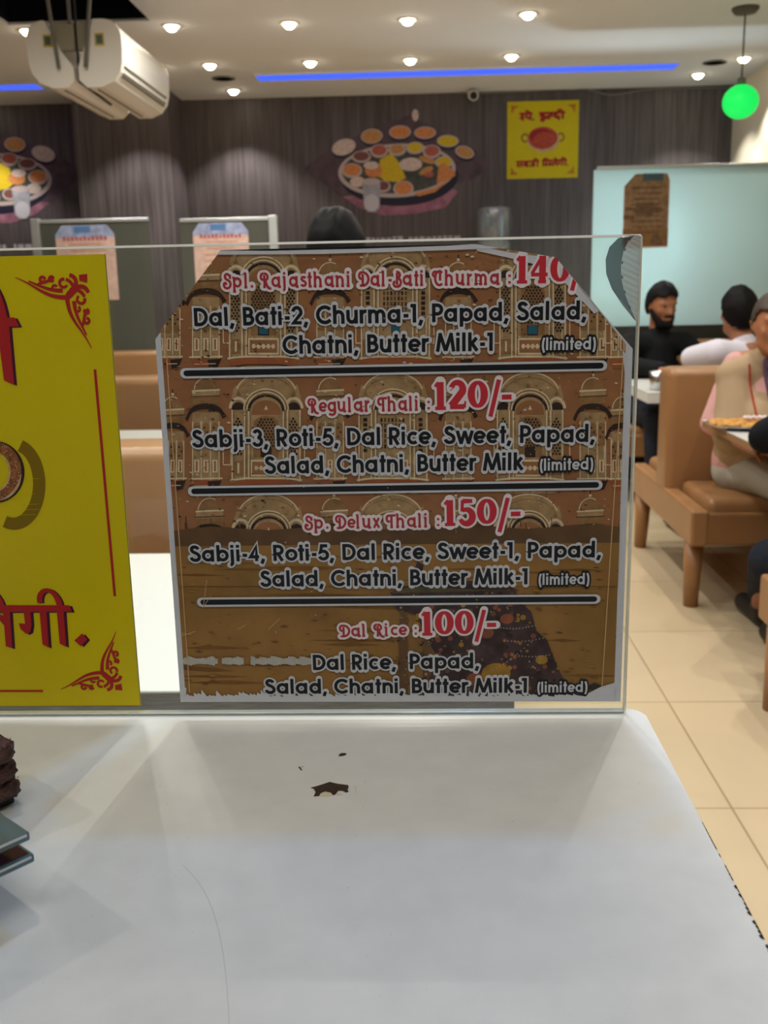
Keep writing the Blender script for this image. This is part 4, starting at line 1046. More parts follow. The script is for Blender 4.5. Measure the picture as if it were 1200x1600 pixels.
    for (x, y) in ((632, 566), (642, 568), (660, 571), (730, 398), (738, 401), (820, 640), (250, 540)): pr.disc(C(x, y), 3, 'torn', 16, 7, 1.8)

oc = [(345, 391), (560, 385.5), (742, 381.5), (868, 402), (990, 545), (969.5, 1095.5), (286, 1096.5), (240.5, 530)]
sheet = [pl(*p) for p in oc]
# make the two long sides true verticals
xr = (pl(990, 545)[0] + pl(968, 1095)[0]) / 2; xl = (pl(240, 530)[0] + pl(285, 1096)[0]) / 2
sheet[4] = (xr, sheet[4][1]); sheet[5] = (xr, sheet[5][1]); sheet[6] = (xl, sheet[6][1]); sheet[7] = (xl, sheet[7][1])
ccw = sheet[::-1]
def inset(poly, k, dl, dr, db):
    return poly
inner = [(xl + 9, sheet[6][1] + 1), (xr - 11, sheet[5][1] + 1), (xr - 11, sheet[4][1] + 8), sheet[3], sheet[2], sheet[1], sheet[0], (xl + 9, sheet[7][1] + 13)]
bm = bmesh.new()
A = [bm.verts.new((x * UN, PF, CT + z * UN)) for x, z in ccw]; B = [bm.verts.new((x * UN, PF - .0004, CT + z * UN)) for x, z in ccw]
bm.faces.new(A); bm.faces.new(B[::-1])
for i in range(len(A)): bm.faces.new((A[i], A[(i + 1) % len(A)], B[(i + 1) % len(A)], B[i]))
bmesh.ops.recalc_face_normals(bm, faces=bm.faces)
pr = Print(toplane(PF - .00042), MEN, inner)
menu_print(pr, pl, None)
tag(pr.build('menu_sheet', None, bm), 'worn brown palace menu sheet with price lines stuck to the counter glass', 'menu')

# ================================================================== STACK AT THE LEFT OF THE COUNTER
ACR = dict(teal=clear('teal_acrylic', (100, 188, 208), .07, .05, (108, 118, 118), .50), maroon=clear('maroon_film', (110, 180, 200), .042, .06, (84, 38, 50), .90))
def slab(name, corner, z0, h, m, rot, L=.16, Wd=.12, bev=.0015, parent=None, seg=2):
    """slab with one corner at `corner`, its two sides running off to the left"""
    bm = bmesh.new(); box(bm, -L, 0, 0, Wd, 0, h, bev, seg)
    R = Matrix.Rotation(rot, 4, 'Z')
    for v in bm.verts: v.co = R @ v.co
    o = obj(name, bm, m, parent); 
    return o
brown = mat('brown_packet', (74, 46, 40), .55, .4, noise=.5, nscale=160, bump=.8)
foil = mat('gold_flecks', (150, 130, 84), .4, .5, noise=.5, nscale=200)
stack_rot = math.radians(50)
def packet(px, py, z, h, label):
    c = atZ(px, py, z + h / 2)
    t = empty('food_packet', (c.x, c.y, z)); tag(t, label, 'packet', None)
    bm = bmesh.new(); box(bm, -.085, 0, -.002, .075, 0, h, h * .42, 4)
    R = Matrix.Rotation(stack_rot, 4, 'Z')
    bmesh.ops.subdivide_edges(bm, edges=[e for e in bm.edges if e.calc_length() > .03], cuts=7, use_grid_fill=True)
    for v in bm.verts:
        v.co += Vector((rnd.uniform(-1, 1), rnd.uniform(-1, 1), rnd.uniform(-.5, .5))) * .0011; v.co = R @ v.co
        v.co.z = max(0.0, v.co.z)
    obj('wrapper', bm, brown, t, True)
    bm = bmesh.new()
    for k in range(14):
        p = R @ Vector((-.001 + rnd.uniform(-.006, .001), rnd.uniform(.001, .010) + (.0 if k % 2 else .004), h * (.3 + .6 * rnd.random())))
        bmesh.ops.create_icosphere(bm, subdivisions=1, radius=rnd.uniform(.0004, .0011), matrix=Matrix.Translation(p))
    obj('crumpled_seal', bm, foil, t)
# two glossy trays fanned on a low riser, the packets heaped behind them
rotT = math.radians(50)
def tray(px, py, z, rot, label, border):
    c = atZ(px, py, z + .004)
    t = empty('display_tray', (c.x, c.y, z), rot); tag(t, label, 'tray')
    bm = bmesh.new(); box(bm, -.15, 0, 0, .11, 0, .0045, .001, 2); obj('tray_body', bm, ACR['teal'], t)
    b = border
    bm = bmesh.new(); box(bm, -.15 + b, -b, b, .11 - b, .00455, .0050); obj('card_inlay', bm, ACR['maroon'], t)
    bm = bmesh.new(); box(bm, -.150, -.002, -.0006, -.0002, .0030, .0042); obj('polished_edge', bm, MT['alu'], t)
    return t, c
tB, cB = tray(54, 1335, CT + .030, rotT, 'lower glossy maroon tray at the left edge of the counter', .002)
tA, cA = tray(47, 1301, CT + .0445, rotT, 'upper maroon tray with pale teal border at the left edge of the counter', .013)
def riser(c, z0, z1, label):
    m_ = Matrix.Rotation(rotT, 4, 'Z') @ Vector((-.10, .06, 0))
    bm = bmesh.new(); box(bm, -.02, .02, -.03, .03, 0, z1 - z0 - .0002, .002, 2)
    o = obj('acrylic_block', bm, MT['jar']); o.location = (c.x + m_.x, c.y + m_.y, z0); o.rotation_euler = (0, 0, rotT)
    tag(o, label, 'display block')
riser(cB, CT, CT + .030, 'clear acrylic block carrying the lower maroon tray')
riser(cB, CT + .0351, CT + .0445, 'clear acrylic block between the two maroon trays')
packet(34, 1228, CT + .0062, .0135, 'lowest of three dark brown packets stacked at the left edge of the counter')
packet(29, 1200, CT + .0198, .0140, 'middle of three dark brown packets stacked at the left edge of the counter')
packet(26, 1170, CT + .0340, .0150, 'topmost of three dark brown packets stacked at the left edge of the counter')
c = atZ(23, 1247, CT + .003)
bm = bmesh.new(); box(bm, -.17, 0, 0, .08, 0, .0060, .001, 2)
o = obj('dark_folder', bm, MT['black']); o.location = (c.x, c.y, CT); o.rotation_euler = (0, 0, stack_rot)
tag(o, 'thin dark folder under the stack of brown packets', 'folder')

# ================================================================== FURNITURE
def booth(x0, x1, yc, label, sides=(-1, 1), group=None):
    t = empty('booth_bench', ((x0 + x1) / 2, yc, 0)); tag(t, label, 'bench', group)
    h = (x1 - x0) / 2
    bm = bmesh.new(); box(bm, -h + .005, h - .005, -.10, .10, .27, .935, .035, 4); obj('backrest', bm, MT['leather'], t, True)
    ya, yb = (-.56 if -1 in sides else -.096), (.56 if 1 in sides else .096)
    bm = bmesh.new(); box(bm, -h, -h + .07, ya, yb, .27, .415, .012, 3); box(bm, h - .07, h, ya, yb, .27, .415, .012, 3)
    for s_ in sides: box(bm, -h + .003, h - .003, min(s_ * .52, s_ * .557), max(s_ * .52, s_ * .557), .273, .405, .010, 2)
    box(bm, -h + .05, h - .05, ya + .02, yb - .02, .28, .31); obj('seat_frame', bm, MT['leather'], t)
    for s_ in sides:
        bm = bmesh.new(); box(bm, -h + .072, h - .072, min(s_ * .105, s_ * .535), max(s_ * .105, s_ * .535), .31, .455, .030, 4); obj('seat', bm, MT['leather'], t, True)
        for sx in (-1, 1):
            bm = bmesh.new(); tube(bm, (sx * (h - .04), s_ * .465, .272), (sx * (h - .035), s_ * .475, 0), .040, .029, 20); obj('leg', bm, MT['leather'], t)
    if len(sides) == 1:
        for sx in (-1, 1):
            bm = bmesh.new(); tube(bm, (sx * (h - .04), -sides[0] * .06, .272), (sx * (h - .04), -sides[0] * .06, 0), .035, .028, 16); obj('leg', bm, MT['leather'], t)
    return t
BX0 = 1.065
booth(BX0, 2.33, 4.42, 'tan leather booth bench by the aisle with the waistcoated man on it')
booth(BX0 - .02, 2.33, 2.44, 'tan booth bench whose corner and leg show at the lower right edge', (1,))
booth(BX0 + .05, 2.33, 6.52, 'booth bench against the frosted partition behind the bearded man', (-1,))
LX0, LX1 = -1.45, .08
booth(LX0, LX1, 2.44, 'nearest brown booth bench between the yellow poster and the menu')
booth(LX0 - .2, LX1 - .1, 4.42, 'second brown booth bench beyond the thin white table strip', )
booth(-2.75, -.5, 6.45, 'farthest brown booth bench under the grey glass partitions', (-1,))

def table(x0, x1, y0, y1, label, edge='tableedge', th=.032, zt=.75):
    t = empty('dining_table', ((x0 + x1) / 2, (y0 + y1) / 2, 0)); tag(t, label, 'table')
    hx, hy = (x1 - x0) / 2, (y1 - y0) / 2
    bm = bmesh.new(); box(bm, -hx, hx, -hy, hy, zt - .004, zt, .001, 1); obj('tabletop', bm, MT['tabletop'], t)
    bm = bmesh.new(); box(bm, -hx + .001, hx - .001, -hy + .001, hy - .001, zt - th, zt - .0042, .001, 1); obj('edge_band', bm, MT[edge], t)
    bm = bmesh.new(); tube(bm, (0, 0, .02), (0, 0, zt - th), .04, n=20); obj('column', bm, MT['steel'], t)
    bm = bmesh.new(); box(bm, -.22, .22, -.22, .22, 0, .02, .005, 2); obj('base_plate', bm, MT['black'], t)
    return t
tn = atZ(220, 1080, .75); tf = atZ(220, 865, .75); tr = atZ(808, 1088, .75)
table(-1.35, tr.x, tn.y, tf.y, 'white table with grey edge just behind the glass screen', th=.036)
a = atZ(220, 672, .75)
table(-1.5, .02, 3.32, a.y, 'white table seen as a thin strip between two brown booths')
k1 = atZ(1105, 655, .75)
table(1.145, 2.2, 3.44, k1.y - .015, 'white table with a plate of food in front of the waistcoated man', 'leather', .03)
table(1.16, 2.25, 5.12, 5.86, 'white table with a steel tumbler before the bearded man', 'tabletop', .055)

# tumbler
c = atY(1022, 590, 5.24)
t = bmesh.new(); lathe(t, [(.0, .001), (.030, 0.0), (.034, .055), (.039, .10), (.037, .10), (.032, .055), (.028, .004), (0, .004)], 28)
o = obj('steel_tumbler', t, MT['steel']); o.location = (1.225, 5.22, .75); tag(o, 'small steel tumbler on the table before the bearded man', 'tumbler')

# plate of food
pc = atZ(1152, 664, .76)
t = empty('dinner_plate', (pc.x + .01, pc.y - .0, .75)); tag(t, 'steel plate of fried snack on the waistcoated man\'s table', 'plate')
bm = bmesh.new(); lathe(bm, [(0, .003), (.10, .003), (.125, .018), (.13, .019), (.128, .016), (.105, 0), (0, 0)], 36); obj('plate_rim', bm, MT['steel'], t)
bm = bmesh.new()
for k in range(46):
    a_, r0 = rnd.random() * 2 * PI, .10 * math.sqrt(rnd.random())
    ball(bm, (r0 * math.cos(a_), r0 * math.sin(a_), .014 + .012 * (1 - r0 / .1)), .011 + .012 * rnd.random(), (1.4, 1, .6), 10, 7, Matrix.Rotation(rnd.random() * 6, 3, 'Z'))
obj('fried_snack', bm, mat('fried_snack', (196, 140, 60), .5, .4, noise=.4, nscale=70), t)
bm = bmesh.new()
for k in range(12):
    a_ = k / 12 * 2 * PI
    bmesh.ops.create_uvsphere(bm, u_segments=8, v_segments=6, radius=.008, matrix=Matrix.Translation((.05 + .04 * math.cos(a_), -.02 + .015 * math.sin(a_), .040)))
obj('onion_rings', bm, mat('raw_onion', (232, 214, 214), .4), t)

# ================================================================== PARTITIONS
def partition(x0, x1, y, z0, zt, label, posts):
    t = empty('glass_partition', ((x0 + x1) / 2, y, z0)); tag(t, label, 'partition'); h = (x1 - x0) / 2
    bm = bmesh.new(); box(bm, -h, h, -.004, .004, 0, zt - z0); obj('glass_pane', bm, MT['smoke'], t)
    bm = bmesh.new(); box(bm, -h, h, -.011, .011, zt - z0, zt - z0 + .022, .003, 2); obj('top_rail', bm, MT['alu'], t)
    for s_ in posts:
        bm = bmesh.new(); xx = s_ * (h + .026); box(bm, xx - .026, xx + .026, -.026, .026, 0, zt - z0 + .03, .004, 2); obj('post', bm, MT['alu'], t)
YP = 6.45
z1 = atY(130, 348, YP).z; z2 = atY(350, 346, YP).z
partition(atY(62, 348, YP).x, atY(232, 348, YP).x, YP, .9352, z1, 'left grey glass partition with a white post and pale poster', (-1,))
partition(atY(281, 348, YP).x, atY(420, 345, YP).x, YP, .9352, z2, 'right grey glass partition with an aluminium post beside the menu', (1,))
YW = 6.68
fx0 = atY(928, 268, YW).x; fz = atY(1000, 264, YW).z
t = empty('frosted_partition', ((fx0 + 2.335) / 2, YW, 0)); tag(t, 'pale cyan frosted partition behind the bearded man', 'partition')
h = (2.335 - fx0) / 2
bm = bmesh.new(); box(bm, -h, h, -.004, .004, 1.02, fz); obj('frosted_panel', bm, MT['frost'], t)
bm = bmesh.new(); box(bm, -h, h, -.03, .03, 0, 1.0199); obj('dark_base', bm, MT['leatherdk'], t)
bm = bmesh.new(); box(bm, -h + .02, h, -.025, .025, fz + .0002, fz + .02, .004, 2); obj('top_rail', bm, MT['alu'], t)

# unseen cool pole lamp, added to brighten the frosted sheet from behind
t = empty('added_pole_lamp', (1.34, 7.14, 0)); tag(t, 'unseen cool pole lamp added to brighten the left of the frosted partition', 'added lamp')
bm = bmesh.new(); lathe(bm, [(.14, 0), (.14, .015), (.02, .03)], 28); obj('base', bm, MT['black'], t)
bm = bmesh.new(); tube(bm, (0, 0, .02), (0, 0, 1.45), .012, n=12); obj('pole', bm, MT['steel'], t)
bm = bmesh.new(); lathe(bm, [(.03, 1.45), (.06, 1.47), (.06, 1.50), (.0, 1.50)], 24); obj('lamp_holder', bm, MT['white'], t)
bm = bmesh.new(); ball(bm, (0, 0, 1.55), .036, (1, 1, 1.1), 24, 16); obj('bulb', bm, MT['panel'], t)
bm = bmesh.new(); lathe(bm, [(.03, 0), (.08, .02), (.12, .07), (.125, .07), (.085, .012), (.03, -.006)], 30)
for v in bm.verts: v.co = Vector((v.co.x, .05 - v.co.z, v.co.y + 1.55))
obj('reflector', bm, MT['steel'], t)
l = bpy.data.lights.new('added_pole_fill', 'SPOT'); l.spot_size = math.radians(160); l.spot_blend = .4; l.energy = POLE_W; l.color = (.80, .95, 1.0); l.shadow_soft_size = .03
o = bpy.data.objects.new('added_pole_fill', l); o.location = (0, -.07, 1.56); o.rotation_euler = (-PI / 2, 0, 0); link(o, t)

# small copies of the menu on the partitions
SMP = dict(pinkw=P3('faded_pink', (206, 172, 160), .5, .15, 30), sky=P3('faded_sky', (150, 160, 190), .5, .3, 20), blue=P3('faded_blue', (84, 120, 170), .5), title=P3('faded_title', (170, 96, 96), .5), line=P3('faded_line', (190, 140, 116), .5),
           brown=P3('menu_brown', (142, 112, 82), .5, .3, 30), brownd=P3('menu_brown_dark', (108, 82, 60), .5, .3, 30), teal2=P3('menu_teal', (70, 92, 104), .5), sandb=P3('menu_sand', (134, 98, 58), .5, .2, 30))
def small_menu(x0, x1, zb, zt, y, label, faded):
    bm = bmesh.new(); w_, h_ = x1 - x0, zt - zb
    out = [(0, 0), (w_, 0), (w_, h_ * .88), (w_ * .88, h_), (w_ * .12, h_), (0, h_ * .88)]
    if not faded: out = [(0, 0), (w_, 0), (w_, h_ * .90), (w_ * .93, h_), (w_ * .25, h_), (0, h_ * .83)]
    A = [bm.verts.new((x0 + a_, y, zb + b_)) for a_, b_ in out]; B = [bm.verts.new((x0 + a_, y - .002, zb + b_)) for a_, b_ in out]
    bm.faces.new(A); bm.faces.new(B[::-1])
    for i in range(6): bm.faces.new((A[i], A[(i + 1) % 6], B[(i + 1) % 6], B[i]))
    bmesh.ops.recalc_face_normals(bm, faces=bm.faces)
    pr = Print(lambda a_, b_, l: Vector((x0 + a_, y - .002 - .0003 * l, zb + b_)), SMP, out)
    base, dk = ('pinkw', 'line') if faded else ('brown', 'brownd')
    pr.rect(w_ * .02, h_ * .02, w_ * .98, h_ * .99, base, 1)
    if faded:
        pr.rect(0, h_ * .84, w_, h_, 'sky', 2); pr.rect(w_ * .32, h_ * .90, w_ * .6, h_ * .985, 'blue', 3)
        x = .12
        while x < .86:
            pr.rect(w_ * x, h_ * .80, w_ * (x + .05), h_ * (.835 + .03 * rnd.random()), 'title', 4); x += .07
        for q_ in range(8):
            yy = .74 - q_ * .085; pr.rect(w_ * (.16 + .1 * rnd.random()), h_ * yy, w_ * (.84 - .1 * rnd.random()), h_ * (yy + .018), 'line', 3)
    else:
        pr.rect(w_ * .4, h_ * .90, w_ * .85, h_, 'teal2', 2); pr.rect(0, h_ * .02, w_, h_ * .26, 'sandb', 2)
        for q_ in range(9):
            yy = .80 - q_ * .075; pr.rect(w_ * (.14 + .12 * rnd.random()), h_ * yy, w_ * (.90 - .12 * rnd.random()), h_ * (yy + .022), 'brownd', 3)
        for q_ in range(6): pr.rect(w_ * rnd.random() * .8, h_ * (.3 + .5 * rnd.random()), w_ * (.1 + rnd.random() * .8), h_ * (.32 + .5 * rnd.random()), 'brownd', 2)
        pr.poly([(w_ * .62, h_ * .03), (w_ * .66, h_ * .17), (w_ * .76, h_ * .2), (w_ * .92, h_ * .03)], 'brownd', 4)
    tag(pr.build('small_menu', None, bm), label, 'menu')
yf = YP - .0045
q0, q1 = atY(98, 470, yf), atY(175, 351, yf); small_menu(q0.x - .01, q1.x + .01, q0.z, q1.z, yf, 'faded pink menu on the left grey glass partition', True)
q0, q1 = atY(310, 466, yf), atY(387, 347, yf); small_menu(q0.x - .01, q1.x, q0.z, q1.z, yf, 'faded pink menu on the right grey glass partition beside its post', True)
yf = YW - .0045
q0, q1 = atY(972, 388, yf), atY(1050, 270, yf); small_menu(q0.x, q1.x - .01, q0.z, q1.z, yf, 'brown menu copy on the pale frosted partition', False)

# water cooler with its clear jar, mostly behind the menu
c = atY(776, 340, 7.35); jr = .125
zt2 = atY(776, 320, 7.35).z
t = empty('water_cooler', (c.x, 7.55, 0)); tag(t, 'tall steel water cooler standing against the dark wall', 'water cooler')
bm = bmesh.new(); box(bm, -.17, .17, -.17, .17, .04, zt2 - .44, .012, 3); obj('cabinet', bm, MT['steel'], t)
bm = bmesh.new(); box(bm, -.15, .15, -.15, .15, 0, .04); obj('plinth', bm, MT['black'], t)
for s_ in (-.06, .06):
    bm = bmesh.new(); tube(bm, (s_, -.17, 1.0), (s_, -.22, .99), .012, n=12); tube(bm, (s_, -.215, .99), (s_, -.215, .95), .01, n=12); obj('tap', bm, MT['black'], t)
bm = bmesh.new(); lathe(bm, [(.03, 0), (.03, .03), (jr, .07), (jr, .18), (jr * .94, .19), (jr * .94, .2), (jr, .21), (jr, .40), (jr * .93, .435), (.0, .44)], 36)
o = obj('water_jar', bm, MT['jar']); o.location = (c.x, 7.55, zt2 - .44); tag(o, 'clear plastic water jar showing above the glass edge', 'jar')

# ================================================================== PEOPLE
def head_bm(bm, c, M, k=1.0, beard=False):
    """head with brow, nose, chin, lips and ears, facing local +y"""
    P = lambda x, y, z: c + M @ Vector((x * k, y * k, z * k))
    r = bmesh.ops.create_uvsphere(bm, u_segments=28, v_segments=20, radius=1.0)
    for v in r['verts']:
        p = v.co.copy(); x, y, z = p.x * .076, p.y * .096, p.z * .112
        if p.z < 0: x *= 1 - .22 * (-p.z) ** 1.5; y *= 1 - .10 * (-p.z)
        if p.y > 0 and p.z > .0: y *= .97
        v.co = P(x, y, z)
    capsule(bm, P(0, .045, -.075), .040 * k, P(0, .066, -.098), .024 * k)
    capsule(bm, P(-.035, .01, -.07), .034 * k, P(.0, .055, -.09), .030 * k); capsule(bm, P(.035, .01, -.07), .034 * k, P(0, .055, -.09), .030 * k)
    capsule(bm, P(0, .088, .018), .008 * k, P(0, .108, -.022), .013 * k); capsule(bm, P(-.014, .092, -.026), .009 * k, P(.014, .092, -.026), .009 * k)
    capsule(bm, P(-.044, .074, .030), .012 * k, P(-.012, .086, .030), .011 * k); capsule(bm, P(.044, .074, .030), .012 * k, P(.012, .086, .030), .011 * k)
    capsule(bm, P(-.044, .060, -.018), .020 * k, P(-.03, .066, -.03), .018 * k); capsule(bm, P(.044, .060, -.018), .020 * k, P(.03, .066, -.03), .018 * k)
    capsule(bm, P(-.022, .086, -.056), .007 * k, P(.022, .086, -.056), .007 * k); capsule(bm, P(-.018, .084, -.067), .008 * k, P(.018, .084, -.067), .008 * k)
    for s_ in (-1, 1):
        capsule(bm, P(s_ * .076, -.008, .012), .010 * k, P(s_ * .073, .0, -.026), .008 * k); capsule(bm, P(s_ * .082, -.016, .014), .009 * k, P(s_ * .080, -.012, -.012), .008 * k)

def hand_bm(bm, w_, d, n, side, curl=.5, k=1.0):
    """palm + five fingers from the wrist along d, n = back of the hand"""
    d = d.normalized(); n = (n - d * n.dot(d)).normalized(); s_ = d.cross(n) * side
    for q_ in (-.028, -.010, .010, .028): capsule(bm, w_ + s_ * q_ * .6 * k, .014 * k, w_ + (d * .085 + s_ * q_) * k, .012 * k)
    for q_, L in ((-.030, .064), (-.010, .078), (.011, .074), (.030, .058)):
        p = w_ + (d * .088 + s_ * q_) * k; a = 0
        for f_ in (.45, .32, .25):
            a += curl * .9; e = p + (d * math.cos(a) - n * math.sin(a)) * L * f_ * k
            capsule(bm, p, .0088 * k, e, .0080 * k); p = e
    p = w_ + (d * .022 - s_ * .026) * k
    e = p + (d * .6 - s_ * .7 - n * .25).normalized() * .042 * k; capsule(bm, p, .013 * k, e, .010 * k)
    e2 = e + (d * .85 - s_ * .15 - n * .4).normalized() * .034 * k; capsule(bm, e, .010 * k, e2, .008 * k)

def person(name_label, J, yaw, pitch=0.0, skin='skin', hair='hair', top='blackcloth', legs='jeans', sleeve=1.0, beard=False, hairkind='short', loc=None, extra=None, ar=1.0):
    """J: joints as world points. yaw 0 = facing +Y"""
    J = {k: Vector(v) for k, v in J.items()}
    root = empty('person', loc or (J['pelvis'].x, J['pelvis'].y, 0)); tag(root, name_label, 'person')
    o0 = Vector(root.location)
    J = {k: v - o0 for k, v in J.items()}
    M = Matrix.Rotation(yaw, 3, 'Z') @ Matrix.Rotation(-pitch, 3, 'X')
    F = M @ Vector((0, 1, 0))
    bm = bmesh.new()
    head_bm(bm, J['head'], M)
    nb = (J['sl'] + J['sr']) / 2
    capsule(bm, nb + Vector((0, 0, .0)), .058, J['head'] + M @ Vector((0, -.012, -.06)), .052)
    capsule(bm, J['pelvis'] + Vector((0, 0, .02)), .115, J['chest'], .125); capsule(bm, J['chest'], .12, nb, .085)
    for s_ in 'lr':
        capsule(bm, nb, .07, J['s' + s_], .055); capsule(bm, J['s' + s_], .054, J['e' + s_], .042); capsule(bm, J['e' + s_], .042, J['w' + s_], .028)
        d = J['w' + s_] - J['e' + s_]
        hand_bm(bm, J['w' + s_] + d.normalized() * .01, J.get('hd' + s_, o0 + d) - o0 if ('hd' + s_) in J else d, Vector((0, 0, 1)) if abs(d.normalized().z) < .8 else F, 1 if s_ == 'l' else -1, .45)
        capsule(bm, J['h' + s_], .088, J['k' + s_], .062); capsule(bm, J['k' + s_], .058, J['a' + s_], .04)
        f = J['a' + s_] + Vector((F.x, F.y, 0)).normalized() * .13; f.z = J['a' + s_].z - .045
        capsule(bm, J['a' + s_] + Vector((0, 0, -.03)), .036, f, .030)
    fused('body', bm, MT[skin], root, .0075, 3)
    # shirt
    bm = bmesh.new()
    capsule(bm, J['pelvis'] + Vector((0, 0, -.02)), .140, J['chest'], .150); capsule(bm, J['chest'], .145, nb + Vector((0, 0, -.035)), .105)
    capsule(bm, nb + Vector((0, 0, -.02)), .085, nb.lerp(J['head'], .26), .066)
    side = (J['sr'] - J['sl']).normalized()
    capsule(bm, J['chest'] + side * .05, .12, J['pelvis'] + side * .05, .12); capsule(bm, J['chest'] - side * .05, .12, J['pelvis'] - side * .05, .12)
    for s_ in 'lr':
        capsule(bm, nb + Vector((0, 0, -.02)), .085, J['s' + s_], .070 * ar); capsule(bm, J['s' + s_], .070 * ar, J['e' + s_], .056 * ar)
        if sleeve > 0: capsule(bm, J['e' + s_], .056 * ar, J['e' + s_].lerp(J['w' + s_], sleeve), .042)
    fused('shirt', bm, MT[top], root, .010, 5)
    # trousers and shoes
    bm = bmesh.new()
    capsule(bm, J['hl'], .118, J['hr'], .118); capsule(bm, J['pelvis'], .13, J['pelvis'] + Vector((0, 0, .05)), .13)
    for s_ in 'lr':
        capsule(bm, J['h' + s_], .104, J['k' + s_], .076); capsule(bm, J['k' + s_], .074, J['a' + s_] + Vector((0, 0, .04)), .056)
    fused('trousers', bm, MT[legs], root, .011, 4)
    for s_ in 'lr':
        bm = bmesh.new(); g_ = Vector((F.x, F.y, 0)).normalized(); a_ = J['a' + s_]
        h_ = a_ - g_ * .03; h_.z = .046; t_ = a_ + g_ * .17; t_.z = .040
        capsule(bm, h_, .044, t_, .038); capsule(bm, h_, .044, a_ + Vector((0, 0, -.01)), .042)
        for v in bm.verts: v.co.z = max(.002, v.co.z)
        fused('shoe', bm, MT['black'], root, .008, 3)
    # hair cap
    bm = bmesh.new(); r = bmesh.ops.create_uvsphere(bm, u_segments=32, v_segments=24, radius=1.0)
    kill = []
    for v in r['verts']:
        p = v.co.copy()
        lowb = -.62 if hairkind != 'long' else -.9
        front = p.y > (.84 if p.z > .40 else .10 + max(0, p.z) * .8)
        if (front and p.z < .62) or p.z < lowb + max(0, (p.y + .6)) * .75: kill.append(v)
        g_ = 1.11 + .10 * max(0, p.z) + .03 * math.sin(9 * p.x + 5 * p.z) * math.sin(7 * p.y) + .03 * math.sin(23 * p.x + 3) * math.sin(19 * p.y + 11 * p.z)
        if hairkind == 'thick': g_ += .07
        if hairkind == 'bushy': g_ += .05 + .06 * math.sin(6 * p.x + 1.2) * math.cos(5 * p.y + 3 * p.z)
        v.co = J['head'] + M @ Vector((p.x * .079 * g_, p.y * .098 * g_ , p.z * .112 * g_))
    bmesh.ops.delete(bm, geom=kill, context='VERTS')
    bmesh.ops.solidify(bm, geom=bm.faces[:], thickness=.012)
    ho = obj('hair', bm, MT[hair], root, True)
    sd = ho.modifiers.new('subsurf', 'SUBSURF'); sd.levels = 1; sd.render_levels = 2
    if beard:
        bm = bmesh.new(); P = lambda x, y, z: J['head'] + M @ Vector((x, y, z))
        pts = [(-.066, .012, -.03), (-.058, .04, -.066), (-.03, .075, -.092), (0, .088, -.100), (.03, .075, -.092), (.058, .04, -.066), (.066, .012, -.03)]
        for a_, b_ in zip(pts, pts[1:]): capsule(bm, P(*a_), .019, P(*b_), .019)
        capsule(bm, P(-.03, .06, -.105), .030, P(.03, .06, -.105), .030); capsule(bm, P(-.028, .090, -.047), .007, P(.028, .090, -.047), .007)
        fused('beard', bm, MT[hair], root, .006, 2)
    for s_ in (-1, 1):
        bm = bmesh.new(); ball(bm, J['head'] + M @ Vector((s_ * .030, .080, .012)), .0115, (1, .8, .7), 12, 8); obj('eye', bm, MT['eye'], root, True)
    if extra: extra(root, J, M, o0)
    return root

def seated(cx, cy, hz, yaw, lean=0.0, arms=None, hipz=.50, kneefwd=.42, legs=True, hx=0.0, hy=0.0):
    f = Vector((-math.sin(yaw), math.cos(yaw), 0)); s_ = Vector((math.cos(yaw), math.sin(yaw), 0))  # s_ = own right... local +x
    c = Vector((cx, cy, 0)); J = {}
    J['pelvis'] = c + Vector((0, 0, hipz + .06)); J['chest'] = c + f * (.04 + lean * .6) + Vector((0, 0, hz - .42))
    nb = c + f * (.03 + lean) + Vector((0, 0, hz - .195)); J['head'] = c + f * (.06 + lean * 1.15) + Vector((hx, hy, hz))
    J['sl'] = nb - s_ * .17 + Vector((0, 0, -.03)); J['sr'] = nb + s_ * .17 + Vector((0, 0, -.03))
    for q_, sg in (('l', -1), ('r', 1)):
        J['e' + q_] = J['s' + q_] + f * .12 + s_ * sg * .05 + Vector((0, 0, -.24)); J['w' + q_] = J['e' + q_] + f * .22 - s_ * sg * .10 + Vector((0, 0, .02))
        J['h' + q_] = c + s_ * sg * .09 + Vector((0, 0, hipz + .03)); J['k' + q_] = c + f * kneefwd + s_ * sg * .12 + Vector((0, 0, hipz + .03))
        J['a' + q_] = c + f * (kneefwd + .02) + s_ * sg * .12 + Vector((0, 0, .085))
    if arms: J.update({k: Vector(v) for k, v in arms.items()})
    return J

# bearded man in black, facing the camera side
hb = atY(1030, 474, 6.12)
J = seated(hb.x, 6.26, hb.z - .01, math.radians(180 + 8), .06)
for q_ in ('l', 'r'):
    J['e' + q_].z = .82; J['w' + q_].z = .815; J['w' + q_].y = 5.78; J['e' + q_].y = 6.02
person('bearded man in black sitting against the frosted partition, looking down to the side', J, math.radians(180 + 20), math.radians(14), 'skin', 'hair', 'blackcloth', 'jeans', 1.0, True, 'thick')

# man in the white shirt, back to the camera
hw = atY(1172, 490, 4.86)
J = seated(hw.x, 4.76, hw.z, math.radians(10), .10)
sh = atY(1122, 552, 4.82); J['sl'] = Vector((sh.x, 4.82, sh.z)); eb = atY(1078, 560, 4.98); J['el'] = Vector((eb.x + .02, 5.02, .93)); J['wl'] = Vector((1.50, 5.22, .83))
J['er'].z = .84; J['wr'] = J['er'] + Vector((-.08, .20, .0)); J['wr'].z = .83
person('man in a white shirt sitting beyond the booth back, seen from behind', J, math.radians(6), 0, 'skin', 'hair', 'whitecloth', 'jeans', .95)

